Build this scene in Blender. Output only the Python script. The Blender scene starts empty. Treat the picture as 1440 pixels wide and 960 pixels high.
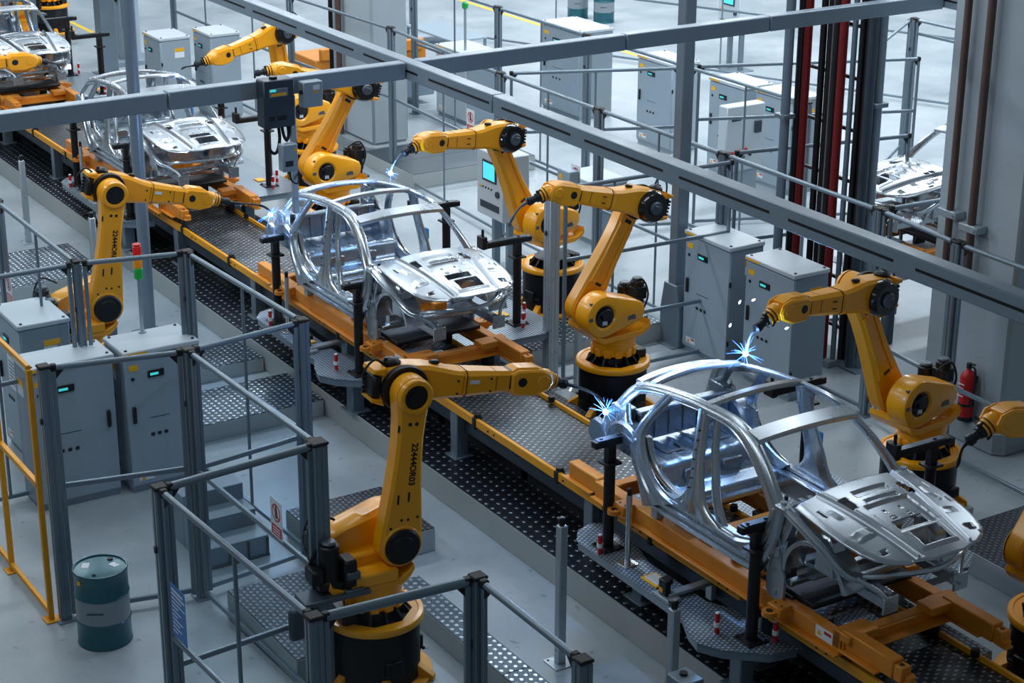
import bpy, math, random
from mathutils import Vector, Matrix, Euler
random.seed(7)
SC = bpy.context.scene
COL = SC.collection
R = math.radians
YC = 11.52                      # centre line of the conveyor; the line runs along world X
ST = [-12.92 - 8.29 * k for k in range(5)]   # windscreen header of each car body

# ---------------------------------------------------------------- materials
def lin(c):
    c = c / 255.0
    return c / 12.92 if c <= 0.04045 else ((c + 0.055) / 1.055) ** 2.4
def rgb(r, g, b): return (lin(r), lin(g), lin(b), 1)
MAT = {}
def mat(name, col, rough=0.5, metal=0.0, noise=0.0, nscale=6.0, bump=0.0, bscale=60.0, emit=None, estr=1.0, coat=0.0, rvar=0.0):
    m = bpy.data.materials.new(name); m.use_nodes = True
    nt = m.node_tree; b = nt.nodes['Principled BSDF']
    b.inputs['Base Color'].default_value = col
    b.inputs['Roughness'].default_value = rough
    b.inputs['Metallic'].default_value = metal
    if coat: b.inputs['Coat Weight'].default_value = coat; b.inputs['Coat Roughness'].default_value = 0.15
    tc = nt.nodes.new('ShaderNodeTexCoord')
    if noise or rvar:
        n = nt.nodes.new('ShaderNodeTexNoise'); n.inputs['Scale'].default_value = nscale; n.inputs['Detail'].default_value = 6
        nt.links.new(tc.outputs['Object'], n.inputs['Vector'])
        if noise:
            mx = nt.nodes.new('ShaderNodeMix'); mx.data_type = 'RGBA'
            mx.inputs[6].default_value = tuple(max(0, c * (1 - noise)) for c in col[:3]) + (1,)
            mx.inputs[7].default_value = tuple(min(1, c * (1 + noise)) for c in col[:3]) + (1,)
            nt.links.new(n.outputs['Fac'], mx.inputs[0]); nt.links.new(mx.outputs[2], b.inputs['Base Color'])
        if rvar:
            mr = nt.nodes.new('ShaderNodeMapRange'); mr.inputs['From Min'].default_value = .3; mr.inputs['From Max'].default_value = .7
            mr.inputs['To Min'].default_value = max(.04, rough - rvar); mr.inputs['To Max'].default_value = rough + rvar
            nt.links.new(n.outputs['Fac'], mr.inputs['Value']); nt.links.new(mr.outputs['Result'], b.inputs['Roughness'])
    if bump:
        n2 = nt.nodes.new('ShaderNodeTexNoise'); n2.inputs['Scale'].default_value = bscale; n2.inputs['Detail'].default_value = 3
        nt.links.new(tc.outputs['Object'], n2.inputs['Vector'])
        bp = nt.nodes.new('ShaderNodeBump'); bp.inputs['Strength'].default_value = bump; bp.inputs['Distance'].default_value = .01
        nt.links.new(n2.outputs['Fac'], bp.inputs['Height']); nt.links.new(bp.outputs['Normal'], b.inputs['Normal'])
    if emit:
        b.inputs['Emission Color'].default_value = emit; b.inputs['Emission Strength'].default_value = estr
    MAT[name] = m
    return m

def studs(name, base, top, px, py, r, metal=.8, rough=.42, toprough=.25, h=.35, elong=1.0, stagger=True, soft=.6):
    """metal plate with raised studs in a (staggered) grid, spacing px, py metres, radius r metres"""
    m = mat(name, base, rough, metal)
    nt = m.node_tree; b = nt.nodes['Principled BSDF']
    tc = nt.nodes.new('ShaderNodeTexCoord'); sp = nt.nodes.new('ShaderNodeSeparateXYZ')
    nt.links.new(tc.outputs['Object'], sp.inputs[0])
    def M(op, a, bb=None, c=None):
        n = nt.nodes.new('ShaderNodeMath'); n.operation = op
        for i, v in enumerate((a, bb, c)):
            if v is None: continue
            if isinstance(v, (int, float)): n.inputs[i].default_value = v
            else: nt.links.new(v, n.inputs[i])
        return n.outputs[0]
    u = M('DIVIDE', sp.outputs[0], px); v = M('DIVIDE', sp.outputs[1], py)
    if stagger:
        row = M('FLOOR', v); odd = M('MULTIPLY', M('MODULO', M('ABSOLUTE', row), 2.0), .5); u = M('ADD', u, odd)
    fu = M('MULTIPLY', M('SUBTRACT', M('FRACT', u), .5), px / elong); fv = M('MULTIPLY', M('SUBTRACT', M('FRACT', v), .5), py)
    d = M('SQRT', M('ADD', M('MULTIPLY', fu, fu), M('MULTIPLY', fv, fv)))
    mr = nt.nodes.new('ShaderNodeMapRange'); mr.interpolation_type = 'SMOOTHSTEP'
    mr.inputs['From Min'].default_value = r; mr.inputs['From Max'].default_value = r * soft
    mr.inputs['To Min'].default_value = 0; mr.inputs['To Max'].default_value = 1
    nt.links.new(d, mr.inputs['Value'])
    mx = nt.nodes.new('ShaderNodeMix'); mx.data_type = 'RGBA'; mx.inputs[6].default_value = base; mx.inputs[7].default_value = top
    nt.links.new(mr.outputs['Result'], mx.inputs[0]); nt.links.new(mx.outputs[2], b.inputs['Base Color'])
    rr = nt.nodes.new('ShaderNodeMapRange'); rr.inputs['To Min'].default_value = rough; rr.inputs['To Max'].default_value = toprough
    nt.links.new(mr.outputs['Result'], rr.inputs['Value']); nt.links.new(rr.outputs['Result'], b.inputs['Roughness'])
    bp = nt.nodes.new('ShaderNodeBump'); bp.inputs['Strength'].default_value = 1; bp.inputs['Distance'].default_value = r * h
    nt.links.new(mr.outputs['Result'], bp.inputs['Height']); nt.links.new(bp.outputs['Normal'], b.inputs['Normal'])
    return m

def floor_mat():
    m = mat('floor_epoxy', rgb(158, 168, 175), .34, 0)
    nt = m.node_tree; b = nt.nodes['Principled BSDF']; tc = nt.nodes.new('ShaderNodeTexCoord')
    n1 = nt.nodes.new('ShaderNodeTexNoise'); n1.inputs['Scale'].default_value = .55; n1.inputs['Detail'].default_value = 8; n1.inputs['Roughness'].default_value = .65
    nt.links.new(tc.outputs['Object'], n1.inputs['Vector'])
    cr = nt.nodes.new('ShaderNodeValToRGB'); cr.color_ramp.elements[0].position = .3; cr.color_ramp.elements[0].color = rgb(138, 151, 160)
    cr.color_ramp.elements[1].position = .7; cr.color_ramp.elements[1].color = rgb(172, 181, 187)
    nt.links.new(n1.outputs['Fac'], cr.inputs['Fac'])
    # joints between the floor slabs and dark scuffs
    n2 = nt.nodes.new('ShaderNodeTexNoise'); n2.inputs['Scale'].default_value = 7; n2.inputs['Detail'].default_value = 5
    nt.links.new(tc.outputs['Object'], n2.inputs['Vector'])
    c2 = nt.nodes.new('ShaderNodeValToRGB'); c2.color_ramp.elements[0].position = .27; c2.color_ramp.elements[0].color = (.55, .56, .56, 1)
    c2.color_ramp.elements[1].position = .36; c2.color_ramp.elements[1].color = (1, 1, 1, 1)
    nt.links.new(n2.outputs['Fac'], c2.inputs['Fac'])
    mu = nt.nodes.new('ShaderNodeMix'); mu.data_type = 'RGBA'; mu.blend_type = 'MULTIPLY'; mu.inputs[0].default_value = 1
    nt.links.new(cr.outputs['Color'], mu.inputs[6]); nt.links.new(c2.outputs['Color'], mu.inputs[7]); nt.links.new(mu.outputs[2], b.inputs['Base Color'])
    mr = nt.nodes.new('ShaderNodeMapRange'); mr.inputs['To Min'].default_value = .22; mr.inputs['To Max'].default_value = .5
    nt.links.new(n1.outputs['Fac'], mr.inputs['Value']); nt.links.new(mr.outputs['Result'], b.inputs['Roughness'])
    bp = nt.nodes.new('ShaderNodeBump'); bp.inputs['Strength'].default_value = .12; bp.inputs['Distance'].default_value = .02
    n3 = nt.nodes.new('ShaderNodeTexNoise'); n3.inputs['Scale'].default_value = 9; nt.links.new(tc.outputs['Object'], n3.inputs['Vector'])
    nt.links.new(n3.outputs['Fac'], bp.inputs['Height']); nt.links.new(bp.outputs['Normal'], b.inputs['Normal'])
    return m

floor_mat()
mat('yellow', rgb(250, 168, 8), .34, 0, noise=.05, nscale=3, coat=.35, rvar=.06)
mat('yellow_worn', rgb(232, 158, 20), .45, .1, noise=.12, nscale=14)
mat('orange', rgb(214, 132, 34), .5, .1, noise=.14, nscale=9, rvar=.1)
mat('black', rgb(22, 24, 27), .42, .2, noise=.2, nscale=10)
mat('black_gloss', rgb(12, 13, 15), .18, .1, coat=.5)
mat('drum_black', rgb(24, 26, 30), .38, .5, noise=.2, nscale=5, rvar=.08)
mat('motor', rgb(40, 44, 50), .4, .5)
mat('motor_grey', rgb(86, 96, 106), .4, .4)
mat('grey_metal', rgb(118, 134, 146), .36, .35, noise=.06, nscale=4, rvar=.08)
mat('dark_metal', rgb(62, 73, 84), .4, .5, noise=.1, nscale=6, rvar=.08)
mat('beam_grey', rgb(140, 156, 170), .36, .25, noise=.05, nscale=1.5, rvar=.07)
mat('aluminium', rgb(172, 184, 192), .34, .45, noise=.05, nscale=8, rvar=.08)
mat('bright_metal', rgb(205, 212, 218), .22, .95, rvar=.06, nscale=6)
mat('kerb_side', rgb(168, 174, 174), .5, .15, noise=.12, nscale=2.2, rvar=.1, bump=.05, bscale=30)
mat('cabinet', rgb(150, 166, 178), .42, .1, noise=.03, nscale=3, bump=.03, bscale=300)
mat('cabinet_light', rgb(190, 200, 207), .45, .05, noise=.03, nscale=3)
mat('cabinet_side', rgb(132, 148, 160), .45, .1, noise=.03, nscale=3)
mat('white', rgb(226, 230, 234), .5)
mat('red', rgb(190, 26, 26), .4)
mat('red_pipe', rgb(120, 22, 22), .42, .2, noise=.15)
mat('brown_pipe', rgb(104, 82, 74), .5, .4, noise=.25, nscale=3)
mat('black_pipe', rgb(26, 25, 26), .4, .3, noise=.3, nscale=4)
mat('blue_sign', rgb(20, 108, 190), .4)
mat('blue_tape', rgb(70, 150, 220), .4)
mat('drum_teal', rgb(28, 92, 104), .38, .3, noise=.08, nscale=4, coat=.3)
mat('drum_grey', rgb(138, 148, 156), .4, .2)
mat('label_yellow', rgb(240, 176, 20), .45)
mat('lens_red', rgb(190, 30, 28), .25, emit=rgb(190, 20, 18), estr=.25)
mat('lens_amber', rgb(220, 140, 20), .25, emit=rgb(200, 110, 10), estr=.25)
mat('lens_green', rgb(30, 150, 70), .25, emit=rgb(20, 140, 50), estr=.25)
mat('screen', rgb(40, 150, 165), .2, emit=rgb(90, 225, 235), estr=.9)
mat('screen_green', rgb(30, 130, 130), .2, emit=rgb(70, 215, 220), estr=.8)
mat('rubber', rgb(18, 19, 21), .6)
mat('floor_line', rgb(232, 196, 60), .5)
mat('concrete', rgb(168, 180, 188), .75, 0, noise=.1, nscale=1.6, bump=.35, bscale=14)
mat('concrete_base', rgb(140, 150, 156), .8, 0, noise=.15, nscale=4, bump=.4, bscale=20)
mat('arc_core', (1, 1, 1, 1), .5, emit=(.6, .8, 1, 1), estr=40)
mat('arc_streak', (.2, .4, 1, 1), .5, emit=(.06, .26, 1, 1), estr=5)
mat('arc_fleck', (1, 1, 1, 1), .5, emit=(.8, .92, 1, 1), estr=3)
# bare sheet steel of the car bodies
def steel(name, col, rough):
    m = mat(name, col, rough, .92, noise=.05, nscale=3, rvar=.06)
    return m
steel('body_steel', rgb(190, 199, 207), .26)
steel('hood_steel', rgb(186, 194, 202), .3)
steel('floor_steel', rgb(160, 173, 185), .28)
studs('kerb_studs', rgb(56, 62, 72), rgb(150, 162, 174), .145, .125, .04, metal=.8, rough=.38, toprough=.22, h=.4, soft=.25)  # stud tops coloured brighter, as worn metal and to stand for light glints
studs('deck_tread', rgb(74, 82, 90), rgb(176, 188, 196), .098, .068, .027, metal=.8, rough=.4, toprough=.24, h=.42, elong=.62)
studs('plate_tread', rgb(100, 116, 130), rgb(178, 194, 206), .052, .046, .02, metal=.6, rough=.36, toprough=.3, h=.14, elong=.8)
studs('step_tread', rgb(64, 76, 88), rgb(170, 184, 196), .1, .085, .03, metal=.8, rough=.36, toprough=.22, h=.35, elong=1.2)
studs('dark_tread', rgb(50, 54, 60), rgb(104, 110, 118), .085, .06, .026, metal=.6, rough=.42, toprough=.34, h=.35, elong=1.5)
studs('rib_tread', rgb(70, 82, 92), rgb(128, 142, 152), .14, 3.0, .055, metal=.6, rough=.4, toprough=.35, h=.4, elong=.06, stagger=False)
def glass_mat():
    m = bpy.data.materials.new('clear_panel'); m.use_nodes = True; nt = m.node_tree
    for n in list(nt.nodes): nt.nodes.remove(n)
    o = nt.nodes.new('ShaderNodeOutputMaterial'); mx = nt.nodes.new('ShaderNodeMixShader')
    t = nt.nodes.new('ShaderNodeBsdfTransparent'); t.inputs[0].default_value = (.95, .97, .98, 1)
    g = nt.nodes.new('ShaderNodeBsdfGlossy'); g.inputs['Roughness'].default_value = .08
    mx.inputs[0].default_value = .012
    nt.links.new(t.outputs[0], mx.inputs[1]); nt.links.new(g.outputs[0], mx.inputs[2]); nt.links.new(mx.outputs[0], o.inputs[0])
    MAT['clear_panel'] = m
glass_mat()

# ---------------------------------------------------------------- mesh builder
class MB:
    def __init__(s): s.v = []; s.f = []; s.sm = []; s.mi = []; s.m = 0
    def add(s, vs, fs, smooth=False, T=None):
        n = len(s.v)
        s.v += [tuple(T @ Vector(p)) for p in vs] if T else [tuple(p) for p in vs]
        for f in fs: s.f.append([i + n for i in f]); s.sm.append(smooth); s.mi.append(s.m)
        return s
    def box(s, a, b, ch=0.0, T=None):
        (x0, y0, z0), (x1, y1, z1) = a, b
        x0, x1 = min(x0, x1), max(x0, x1); y0, y1 = min(y0, y1), max(y0, y1); z0, z1 = min(z0, z1), max(z0, z1)
        c = min(ch, .45 * (x1 - x0), .45 * (y1 - y0), .45 * (z1 - z0))
        if c <= 0:
            v = [(x, y, z) for x in (x0, x1) for y in (y0, y1) for z in (z0, z1)]
            return s.add(v, [(0, 1, 3, 2), (4, 6, 7, 5), (0, 4, 5, 1), (2, 3, 7, 6), (0, 2, 6, 4), (1, 5, 7, 3)], False, T)
        V = {}; v = []
        for i, X in enumerate((x0, x1)):
            for j, Y in enumerate((y0, y1)):
                for k, Z in enumerate((z0, z1)):
                    sx, sy, sz = 1 - 2 * i, 1 - 2 * j, 1 - 2 * k
                    for ax, p in enumerate(((X, Y + sy * c, Z + sz * c), (X + sx * c, Y, Z + sz * c), (X + sx * c, Y + sy * c, Z))):
                        V[i, j, k, ax] = len(v); v.append(p)
        f = []
        for i in (0, 1):
            f.append([V[i, j, k, 0] for j, k in ((0, 0), (0, 1), (1, 1), (1, 0))])
            f.append([V[j, i, k, 1] for j, k in ((0, 0), (0, 1), (1, 1), (1, 0))])
            f.append([V[j, k, i, 2] for j, k in ((0, 0), (0, 1), (1, 1), (1, 0))])
        for i in (0, 1):
            for j in (0, 1):
                f.append([V[i, j, 0, 0], V[i, j, 1, 0], V[i, j, 1, 1], V[i, j, 0, 1]])
                f.append([V[i, 0, j, 0], V[i, 1, j, 0], V[i, 1, j, 2], V[i, 0, j, 2]])
                f.append([V[0, i, j, 1], V[1, i, j, 1], V[1, i, j, 2], V[0, i, j, 2]])
                for k in (0, 1): f.append([V[i, j, k, 0], V[i, j, k, 1], V[i, j, k, 2]])
        return s.add(v, f, False, T)
    def bar(s, p, q, w, h, ch=0.0, up=(0, 0, 1)):
        p, q = Vector(p), Vector(q); L = (q - p).length
        return s.box((0, -w / 2, -h / 2), (L, w / 2, h / 2), ch, frame(p, q - p, up))
    def cyl(s, p, q, r0, r1=None, n=20, caps=True, ch=0.0):
        r1 = r0 if r1 is None else r1
        p, q = Vector(p), Vector(q); L = (q - p).length
        prof = [(0, r0), (L, r1)] if ch <= 0 else [(0, r0 - ch), (ch, r0), (L - ch, r1), (L, r1 - ch)]
        return s.lathe(prof, n, frame(p, q - p, (0, 0, 1)), caps)
    def lathe(s, prof, n=24, T=None, caps=True):
        """profile of (along x, radius)"""
        v = []; f = []
        for (x, r) in prof:
            for i in range(n):
                a = 2 * math.pi * i / n; v.append((x, r * math.cos(a), r * math.sin(a)))
        for k in range(len(prof) - 1):
            for i in range(n):
                j = (i + 1) % n; f.append((k * n + i, k * n + j, (k + 1) * n + j, (k + 1) * n + i))
        s.add(v, f, True, T)
        if caps:
            if prof[0][1] > 1e-5: s.add(v[:n], [list(range(n))[::-1]], False, T)
            if prof[-1][1] > 1e-5: s.add(v[-n:], [list(range(n))], False, T)
        return s
    def tube(s, pts, r, n=8, closed=False):
        pts = [Vector(p) for p in pts]; N = len(pts); v = []; f = []
        rr = r if isinstance(r, (list, tuple)) else [r] * N
        nrm = None
        for i, p in enumerate(pts):
            d = (pts[min(i + 1, N - 1)] - pts[max(i - 1, 0)]).normalized()
            if nrm is None:
                nrm = d.orthogonal().normalized()
            else:
                nrm = (nrm - d * nrm.dot(d)).normalized()
            b = d.cross(nrm)
            for k in range(n):
                a = 2 * math.pi * k / n; v.append(p + (nrm * math.cos(a) + b * math.sin(a)) * rr[i])
        for i in range(N - 1):
            for k in range(n):
                j = (k + 1) % n; f.append((i * n + k, i * n + j, (i + 1) * n + j, (i + 1) * n + k))
        f.append(list(range(n))[::-1]); f.append([(N - 1) * n + k for k in range(n)])
        return s.add(v, f, True)
    def prism(s, poly, d0, d1, T=None, ch=0.0, holes=None):
        """polygon in local XY extruded along Z from d0 to d1; ch chamfers the rim"""
        n = len(poly)
        area = sum(poly[i][0] * poly[(i + 1) % n][1] - poly[(i + 1) % n][0] * poly[i][1] for i in range(n))
        if area < 0: poly = poly[::-1]
        if ch:
            ins = inset(poly, ch)
            rings = [(ins, d0), (poly, d0 + ch), (poly, d1 - ch), (ins, d1)]
        else: rings = [(poly, d0), (poly, d1)]
        v = []; f = []
        for pl, z in rings: v += [(x, y, z) for x, y in pl]
        for k in range(len(rings) - 1):
            for i in range(n):
                j = (i + 1) % n; f.append((k * n + i, k * n + j, (k + 1) * n + j, (k + 1) * n + i))
        f.append(list(range(n))[::-1]); f.append([(len(rings) - 1) * n + i for i in range(n)])
        return s.add(v, f, n > 14, T)
    def sweep(s, pts, sec, side, caps=True):
        """sweep closed section [(a,b)] along pts; a runs along 'side' vector (per point or one), b across; each pt may carry scale"""
        N = len(pts); n = len(sec); v = []; f = []
        P = [Vector(p[:3]) for p in pts]
        for i in range(N):
            d = (P[min(i + 1, N - 1)] - P[max(i - 1, 0)]).normalized()
            sd = Vector(side[i] if isinstance(side[0], (tuple, list, Vector)) else side)
            sd = (sd - d * sd.dot(d)).normalized(); up = d.cross(sd)
            sa, sb = (pts[i][3], pts[i][4]) if len(pts[i]) > 4 else ((pts[i][3],) * 2 if len(pts[i]) > 3 else (1, 1))
            for a, b in sec: v.append(P[i] + sd * a * sa + up * b * sb)
        for i in range(N - 1):
            for k in range(n):
                j = (k + 1) % n; f.append((i * n + k, i * n + j, (i + 1) * n + j, (i + 1) * n + k))
        if caps: f.append(list(range(n))[::-1]); f.append([(N - 1) * n + k for k in range(n)])
        return s.add(v, f, True)
    def build(s, name, m, parent=None, loc=None, ang=38, T=None):
        me = bpy.data.meshes.new(name); me.from_pydata(s.v, [], s.f)
        me.polygons.foreach_set('use_smooth', [True] * len(s.f))
        ms = m if isinstance(m, (list, tuple)) else [m]
        for k in ms: me.materials.append(MAT[k])
        if len(ms) > 1: me.polygons.foreach_set('material_index', s.mi)
        me.update()
        import bmesh
        bm = bmesh.new(); bm.from_mesh(me); bmesh.ops.recalc_face_normals(bm, faces=bm.faces); bm.to_mesh(me); bm.free()
        try: me.set_sharp_from_angle(angle=R(ang))
        except Exception: pass
        o = bpy.data.objects.new(name, me); COL.objects.link(o)
        if parent: o.parent = parent
        if loc: o.location = loc
        if T: o.matrix_local = T
        return o

def inset(poly, d):
    n = len(poly); out = []
    for i in range(n):
        p0, p1, p2 = Vector(poly[i - 1]), Vector(poly[i]), Vector(poly[(i + 1) % n])
        e1 = (p1 - p0).normalized(); e2 = (p2 - p1).normalized()
        n1 = Vector((-e1.y, e1.x)); n2 = Vector((-e2.y, e2.x)); m = (n1 + n2)
        if m.length < 1e-6: m = n1
        m.normalize(); k = d / max(.35, m.dot(n1)); q = p1 + m * k; out.append((q.x, q.y))
    return out
def frame(p, d, up=(0, 0, 1)):
    x = Vector(d).normalized(); u = Vector(up)
    if abs(x.dot(u.normalized())) > .999: u = Vector((0, 1, 0))
    y = u.cross(x).normalized(); z = x.cross(y)
    M = Matrix((x, y, z)).transposed().to_4x4(); M.translation = Vector(p); return M
def arc(cx, cy, r, a0, a1, n):
    return [(cx + r * math.cos(R(a0 + (a1 - a0) * i / n)), cy + r * math.sin(R(a0 + (a1 - a0) * i / n))) for i in range(n + 1)]
def spline(pts, n=6):
    """Catmull-Rom through tuples of any width"""
    out = []; N = len(pts)
    for i in range(N - 1):
        p0 = pts[max(i - 1, 0)]; p1 = pts[i]; p2 = pts[i + 1]; p3 = pts[min(i + 2, N - 1)]
        for k in range(n):
            t = k / n
            out.append(tuple(.5 * (2 * b + (c - a) * t + (2 * a - 5 * b + 4 * c - d) * t * t + (3 * b - a - 3 * c + d) * t ** 3) for a, b, c, d in zip(p0, p1, p2, p3)))
    out.append(tuple(pts[-1])); return out
def YZ(x=0): # maps prism XY plane to the YZ plane, extruding along X
    return Matrix(((0, 0, 1, x), (1, 0, 0, 0), (0, 1, 0, 0), (0, 0, 0, 1)))
def XZ(y=0): # prism XY -> world XZ, extruding along -Y
    return Matrix(((1, 0, 0, 0), (0, 0, -1, y), (0, 1, 0, 0), (0, 0, 0, 1)))

# ---------------------------------------------------------------- things
def thing(name, label, cat, loc=(0, 0, 0), rz=0, group=None):
    o = bpy.data.objects.new(name, None); o.empty_display_size = .1; COL.objects.link(o)
    o.location = loc; o.rotation_euler = (0, 0, rz)
    return tag(o, label, cat, group)
def tag(o, label, cat, group=None):
    o['label'] = label; o['category'] = cat
    if group: o['group'] = group
    return o
def struct(o): o['kind'] = 'structure'; return o
def dup(o, parent=None, loc=None, rz=None, label=None):
    c = o.copy(); COL.objects.link(c)
    if parent: c.parent = parent
    if loc is not None: c.location = loc
    if rz is not None: c.rotation_euler = (0, 0, rz)
    if label: c['label'] = label
    for ch in list(o.children): dup(ch, c)
    return c
def text_mesh(body, size, m, parent, T, name='lettering', depth=.001, align='CENTER'):
    cu = bpy.data.curves.new('t', 'FONT'); cu.body = body; cu.size = size; cu.align_x = align; cu.align_y = 'CENTER'; cu.extrude = depth; cu.offset = size * .035
    ob = bpy.data.objects.new('t', cu); COL.objects.link(ob)
    bpy.context.view_layer.update()
    me = bpy.data.meshes.new_from_object(ob.evaluated_get(bpy.context.evaluated_depsgraph_get()))
    bpy.data.objects.remove(ob); bpy.data.curves.remove(cu)
    me.materials.clear(); me.materials.append(MAT[m])
    o = bpy.data.objects.new(name, me); COL.objects.link(o); o.parent = parent; o.matrix_local = T
    return o
# ================================================================ the hall
f = MB(); f.box((-95, -12, -.3), (2, 62, 0)); struct(f.build('floor', 'floor_epoxy'))
# painted walkway lines on the floor behind the fences
for k, (a, b, c, d) in enumerate(((-48, 27.9, -36.5, 28.05), (-39.5, 23.8, -24.6, 23.95), (-50.3, 17.0, -47.8, 17.14))):
    l = MB(); l.box((a, b, 0), (c, d, .004)); struct(l.build('trim_%d' % (k + 1), 'floor_line'))
# concrete columns with plinths and conduits
def column(x0, y0, x1, y1, label, name='concrete_column'):
    t = thing(name, label, 'column', ((x0 + x1) / 2, (y0 + y1) / 2, 0))
    w, d = (x1 - x0) / 2, (y1 - y0) / 2
    m = MB(); m.box((-w, -d, .32), (w, d, 9.4), .05); m.build('shaft', 'concrete', t)
    m = MB(); m.prism([(-w - .14, -d - .02), (-w - .02, -d - .14), (w + .02, -d - .14), (w + .14, -d - .02), (w + .14, d + .14), (-w - .14, d + .14)], 0, .32, None, .02); m.build('plinth', 'concrete_base', t)
    return t, w, d
tc1, w, d = column(-17.45, 17.62, -15.95, 19.3, 'massive pale concrete column at the right edge beside the fire extinguisher')
tc2, w2, d2 = column(-35.0, 17.42, -33.15, 18.25, 'pale concrete column behind the overhead beams at top centre')
def conduit(par_label, x, y, r, z0, z1, clamps, m='brown_pipe'):
    t = thing('conduit', par_label, 'pipe', (x, y, z0))
    p = MB(); p.cyl((0, 0, 0), (0, 0, z1 - z0), r, n=16); p.build('pipe', m, t)
    for z in clamps:
        c = MB(); c.box((-.17, -.02 - r, z - z0 - .05), (.17, r + .06, z - z0 + .05), .01); c.cyl((.12, -r - .03, z - z0), (.12, -r - .05, z - z0), .02, n=8)
        c.build('clamp', 'aluminium', t)
conduit('brown vertical conduit with a bolted bracket on the big right column', -16.68, 17.5, .055, 2.2, 9.3, (2.95,))
conduit('dark brown conduit at the left edge of the big right column', -17.08, 17.5, .05, 2.2, 9.3, (3.05,))
conduit('brown conduit clamped high on the column at top centre', -34.35, 17.3, .06, .35, 9.3, (3.6, 5.4))
conduit('thin dark conduit beside the brown one on the column at top centre', -34.7, 17.3, .045, .35, 9.3, (3.7,), 'black_pipe')
tb = thing('cable_channel', 'steel cable channel bolted across the right column below the fence rail', 'cable channel', (-16.3, 17.52, 2.22))
m = MB(); m.box((-.75, -.05, -.1), (.55, .08, .1), .012); m.build('channel', 'brown_pipe', tb)
m = MB(); [m.cyl((x, -.06, 0), (x, -.05, 0), .025, n=10) for x in (-.6, .42)]; m.build('bolt', 'black', tb)

# overhead beams
def slot_beam(y, z, x0, x1, label, joints, slots):
    t = thing('overhead_beam', label, 'beam', (0, y, z))
    m = MB()
    xs = [x0] + list(joints) + [x1]
    for a, b in zip(xs[:-1], xs[1:]): m.box((a + .009, 0, 0), (b - .009, .155, .2), .01)
    m.build('beam', 'beam_grey', t)
    s = MB()
    a = -19.27 - 1.53 * 30
    while a < x0 + .1: a += 1.53
    while a < x1:
        s.box((a, -.003, .09), (a + 1.28, .01, .115)); a += 1.53
    s.build('cable_slot', 'black', t)
    return t
slot_beam(10.02, 5.48, -47, -5.3, 'long grey overhead beam with black slots crossing the whole picture diagonally', [-39.4, -31.7, -24.05, -16.4], 1)
slot_beam(18.22, 5.5, -38, -11.4, 'second slotted overhead beam in the far top right corner', [-29, -21.3], 1)
def cross_beam(x, y0, y1, z, label, joints):
    t = thing('cross_beam', label, 'beam', (x, 0, z))
    m = MB(); ys = [y0] + list(joints) + [y1]
    for a, b in zip(ys[:-1], ys[1:]): m.box((-.155, a + .009, -.012), (0, b - .009, .18), .01)
    m.build('beam', 'beam_grey', t)
cross_beam(-18.22, 1.5, 10.01, 5.5, 'grey overhead cross beam running over the line on the left', [7.17])
cross_beam(-18.22, 10.18, 18.21, 5.5, 'grey overhead cross beam running from the slotted beam to the top right', [13.02, 15.23])
# round and square service columns
def pole(x, y, r, h, label, sq=False, m='grey_metal', flange=None, base=True):
    t = thing('support_column' if sq else 'support_pole', label, 'pole', (x, y, 0))
    p = MB()
    if sq: p.box((-r, -r, 0), (r, r, h), .015)
    else: p.cyl((0, 0, 0), (0, 0, h), r, n=24)
    p.build('shaft', m, t)
    if base:
        p = MB(); p.box((-r - .12, -r - .12, 0), (r + .12, r + .12, .02), .004); p.build('base_plate', m, t)
    if flange:
        p = MB(); p.box((-r - .04, -r - .04, flange), (r + .04, r + .04, flange + .07), .01); p.build('collar', m, t)
    return t
t = pole(-26.07, 9.73, .095, 9.5, 'tall round grey pole left of the line, passing behind the left cross beam')
p = MB(); p.box((-.115, -.1, 4.75), (-.02, -.02, 9.4), .01); p.build('cable_duct', 'beam_grey', t)
pole(-21.5, 16.42, .1, 9.5, 'thick square grey column with wide gusset foot left of the pair of tall cabinets', True)
t = bpy.context.scene.objects[-1]
g = MB()
g.prism([(-.24, 0.012), (.24, 0.012), (.24, .55), (.16, .98), (-.16, .98), (-.24, .55)], -.13, .13, Matrix(((1, 0, 0, -21.5), (0, 0, 1, 16.42), (0, 1, 0, 0), (0, 0, 0, 1))), .012)
o = g.build('column_foot', 'grey_metal'); tag(o, 'wide hexagonal grey steel foot clamped round the thick square column', 'column foot')
pole(-19.26, 18.1, .085, 9.5, 'fat pale round pipe with a square flange right of the pipe rack', False, 'grey_metal', 3.95)
pole(-20.5, 17.5, .07, 9.5, 'pale round pipe with flange at the left end of the pipe rack', False, 'grey_metal', 3.6)
# rack of vertical pipes
specs = [('brown_pipe', .035, -.38), ('black_pipe', .06, -.27), ('red_pipe', .06, -.13), ('black_pipe', .05, .06), ('black_pipe', .055, .17), ('brown_pipe', .06, .3), ('beam_grey', .055, .42),
         ('brown_pipe', .035, .52), ('black_pipe', .06, .62), ('red_pipe', .065, .76), ('grey_metal', .04, .9), ('black_pipe', .05, 1.0), ('black_pipe', .055, 1.11), ('brown_pipe', .05, 1.23), ('dark_metal', .07, 1.36)]
nm = {'brown_pipe': 'brown', 'black_pipe': 'black', 'red_pipe': 'dark red', 'beam_grey': 'grey', 'grey_metal': 'pale grey', 'dark_metal': 'dark steel'}
pos = ['first from the left', 'second from the left', 'left of the two red ones', 'next right of the left red pipe', 'second right of the left red pipe', 'fourth brown-black strip, left of centre', 'at the centre of the rack', 'thin, just right of centre', 'just left of the right red pipe', 'right of the two red ones', 'thin, just right of the right red pipe', 'third from the right end, slim', 'beside the right brown pipe', 'next to last at the right end', 'last at the right end']
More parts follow.
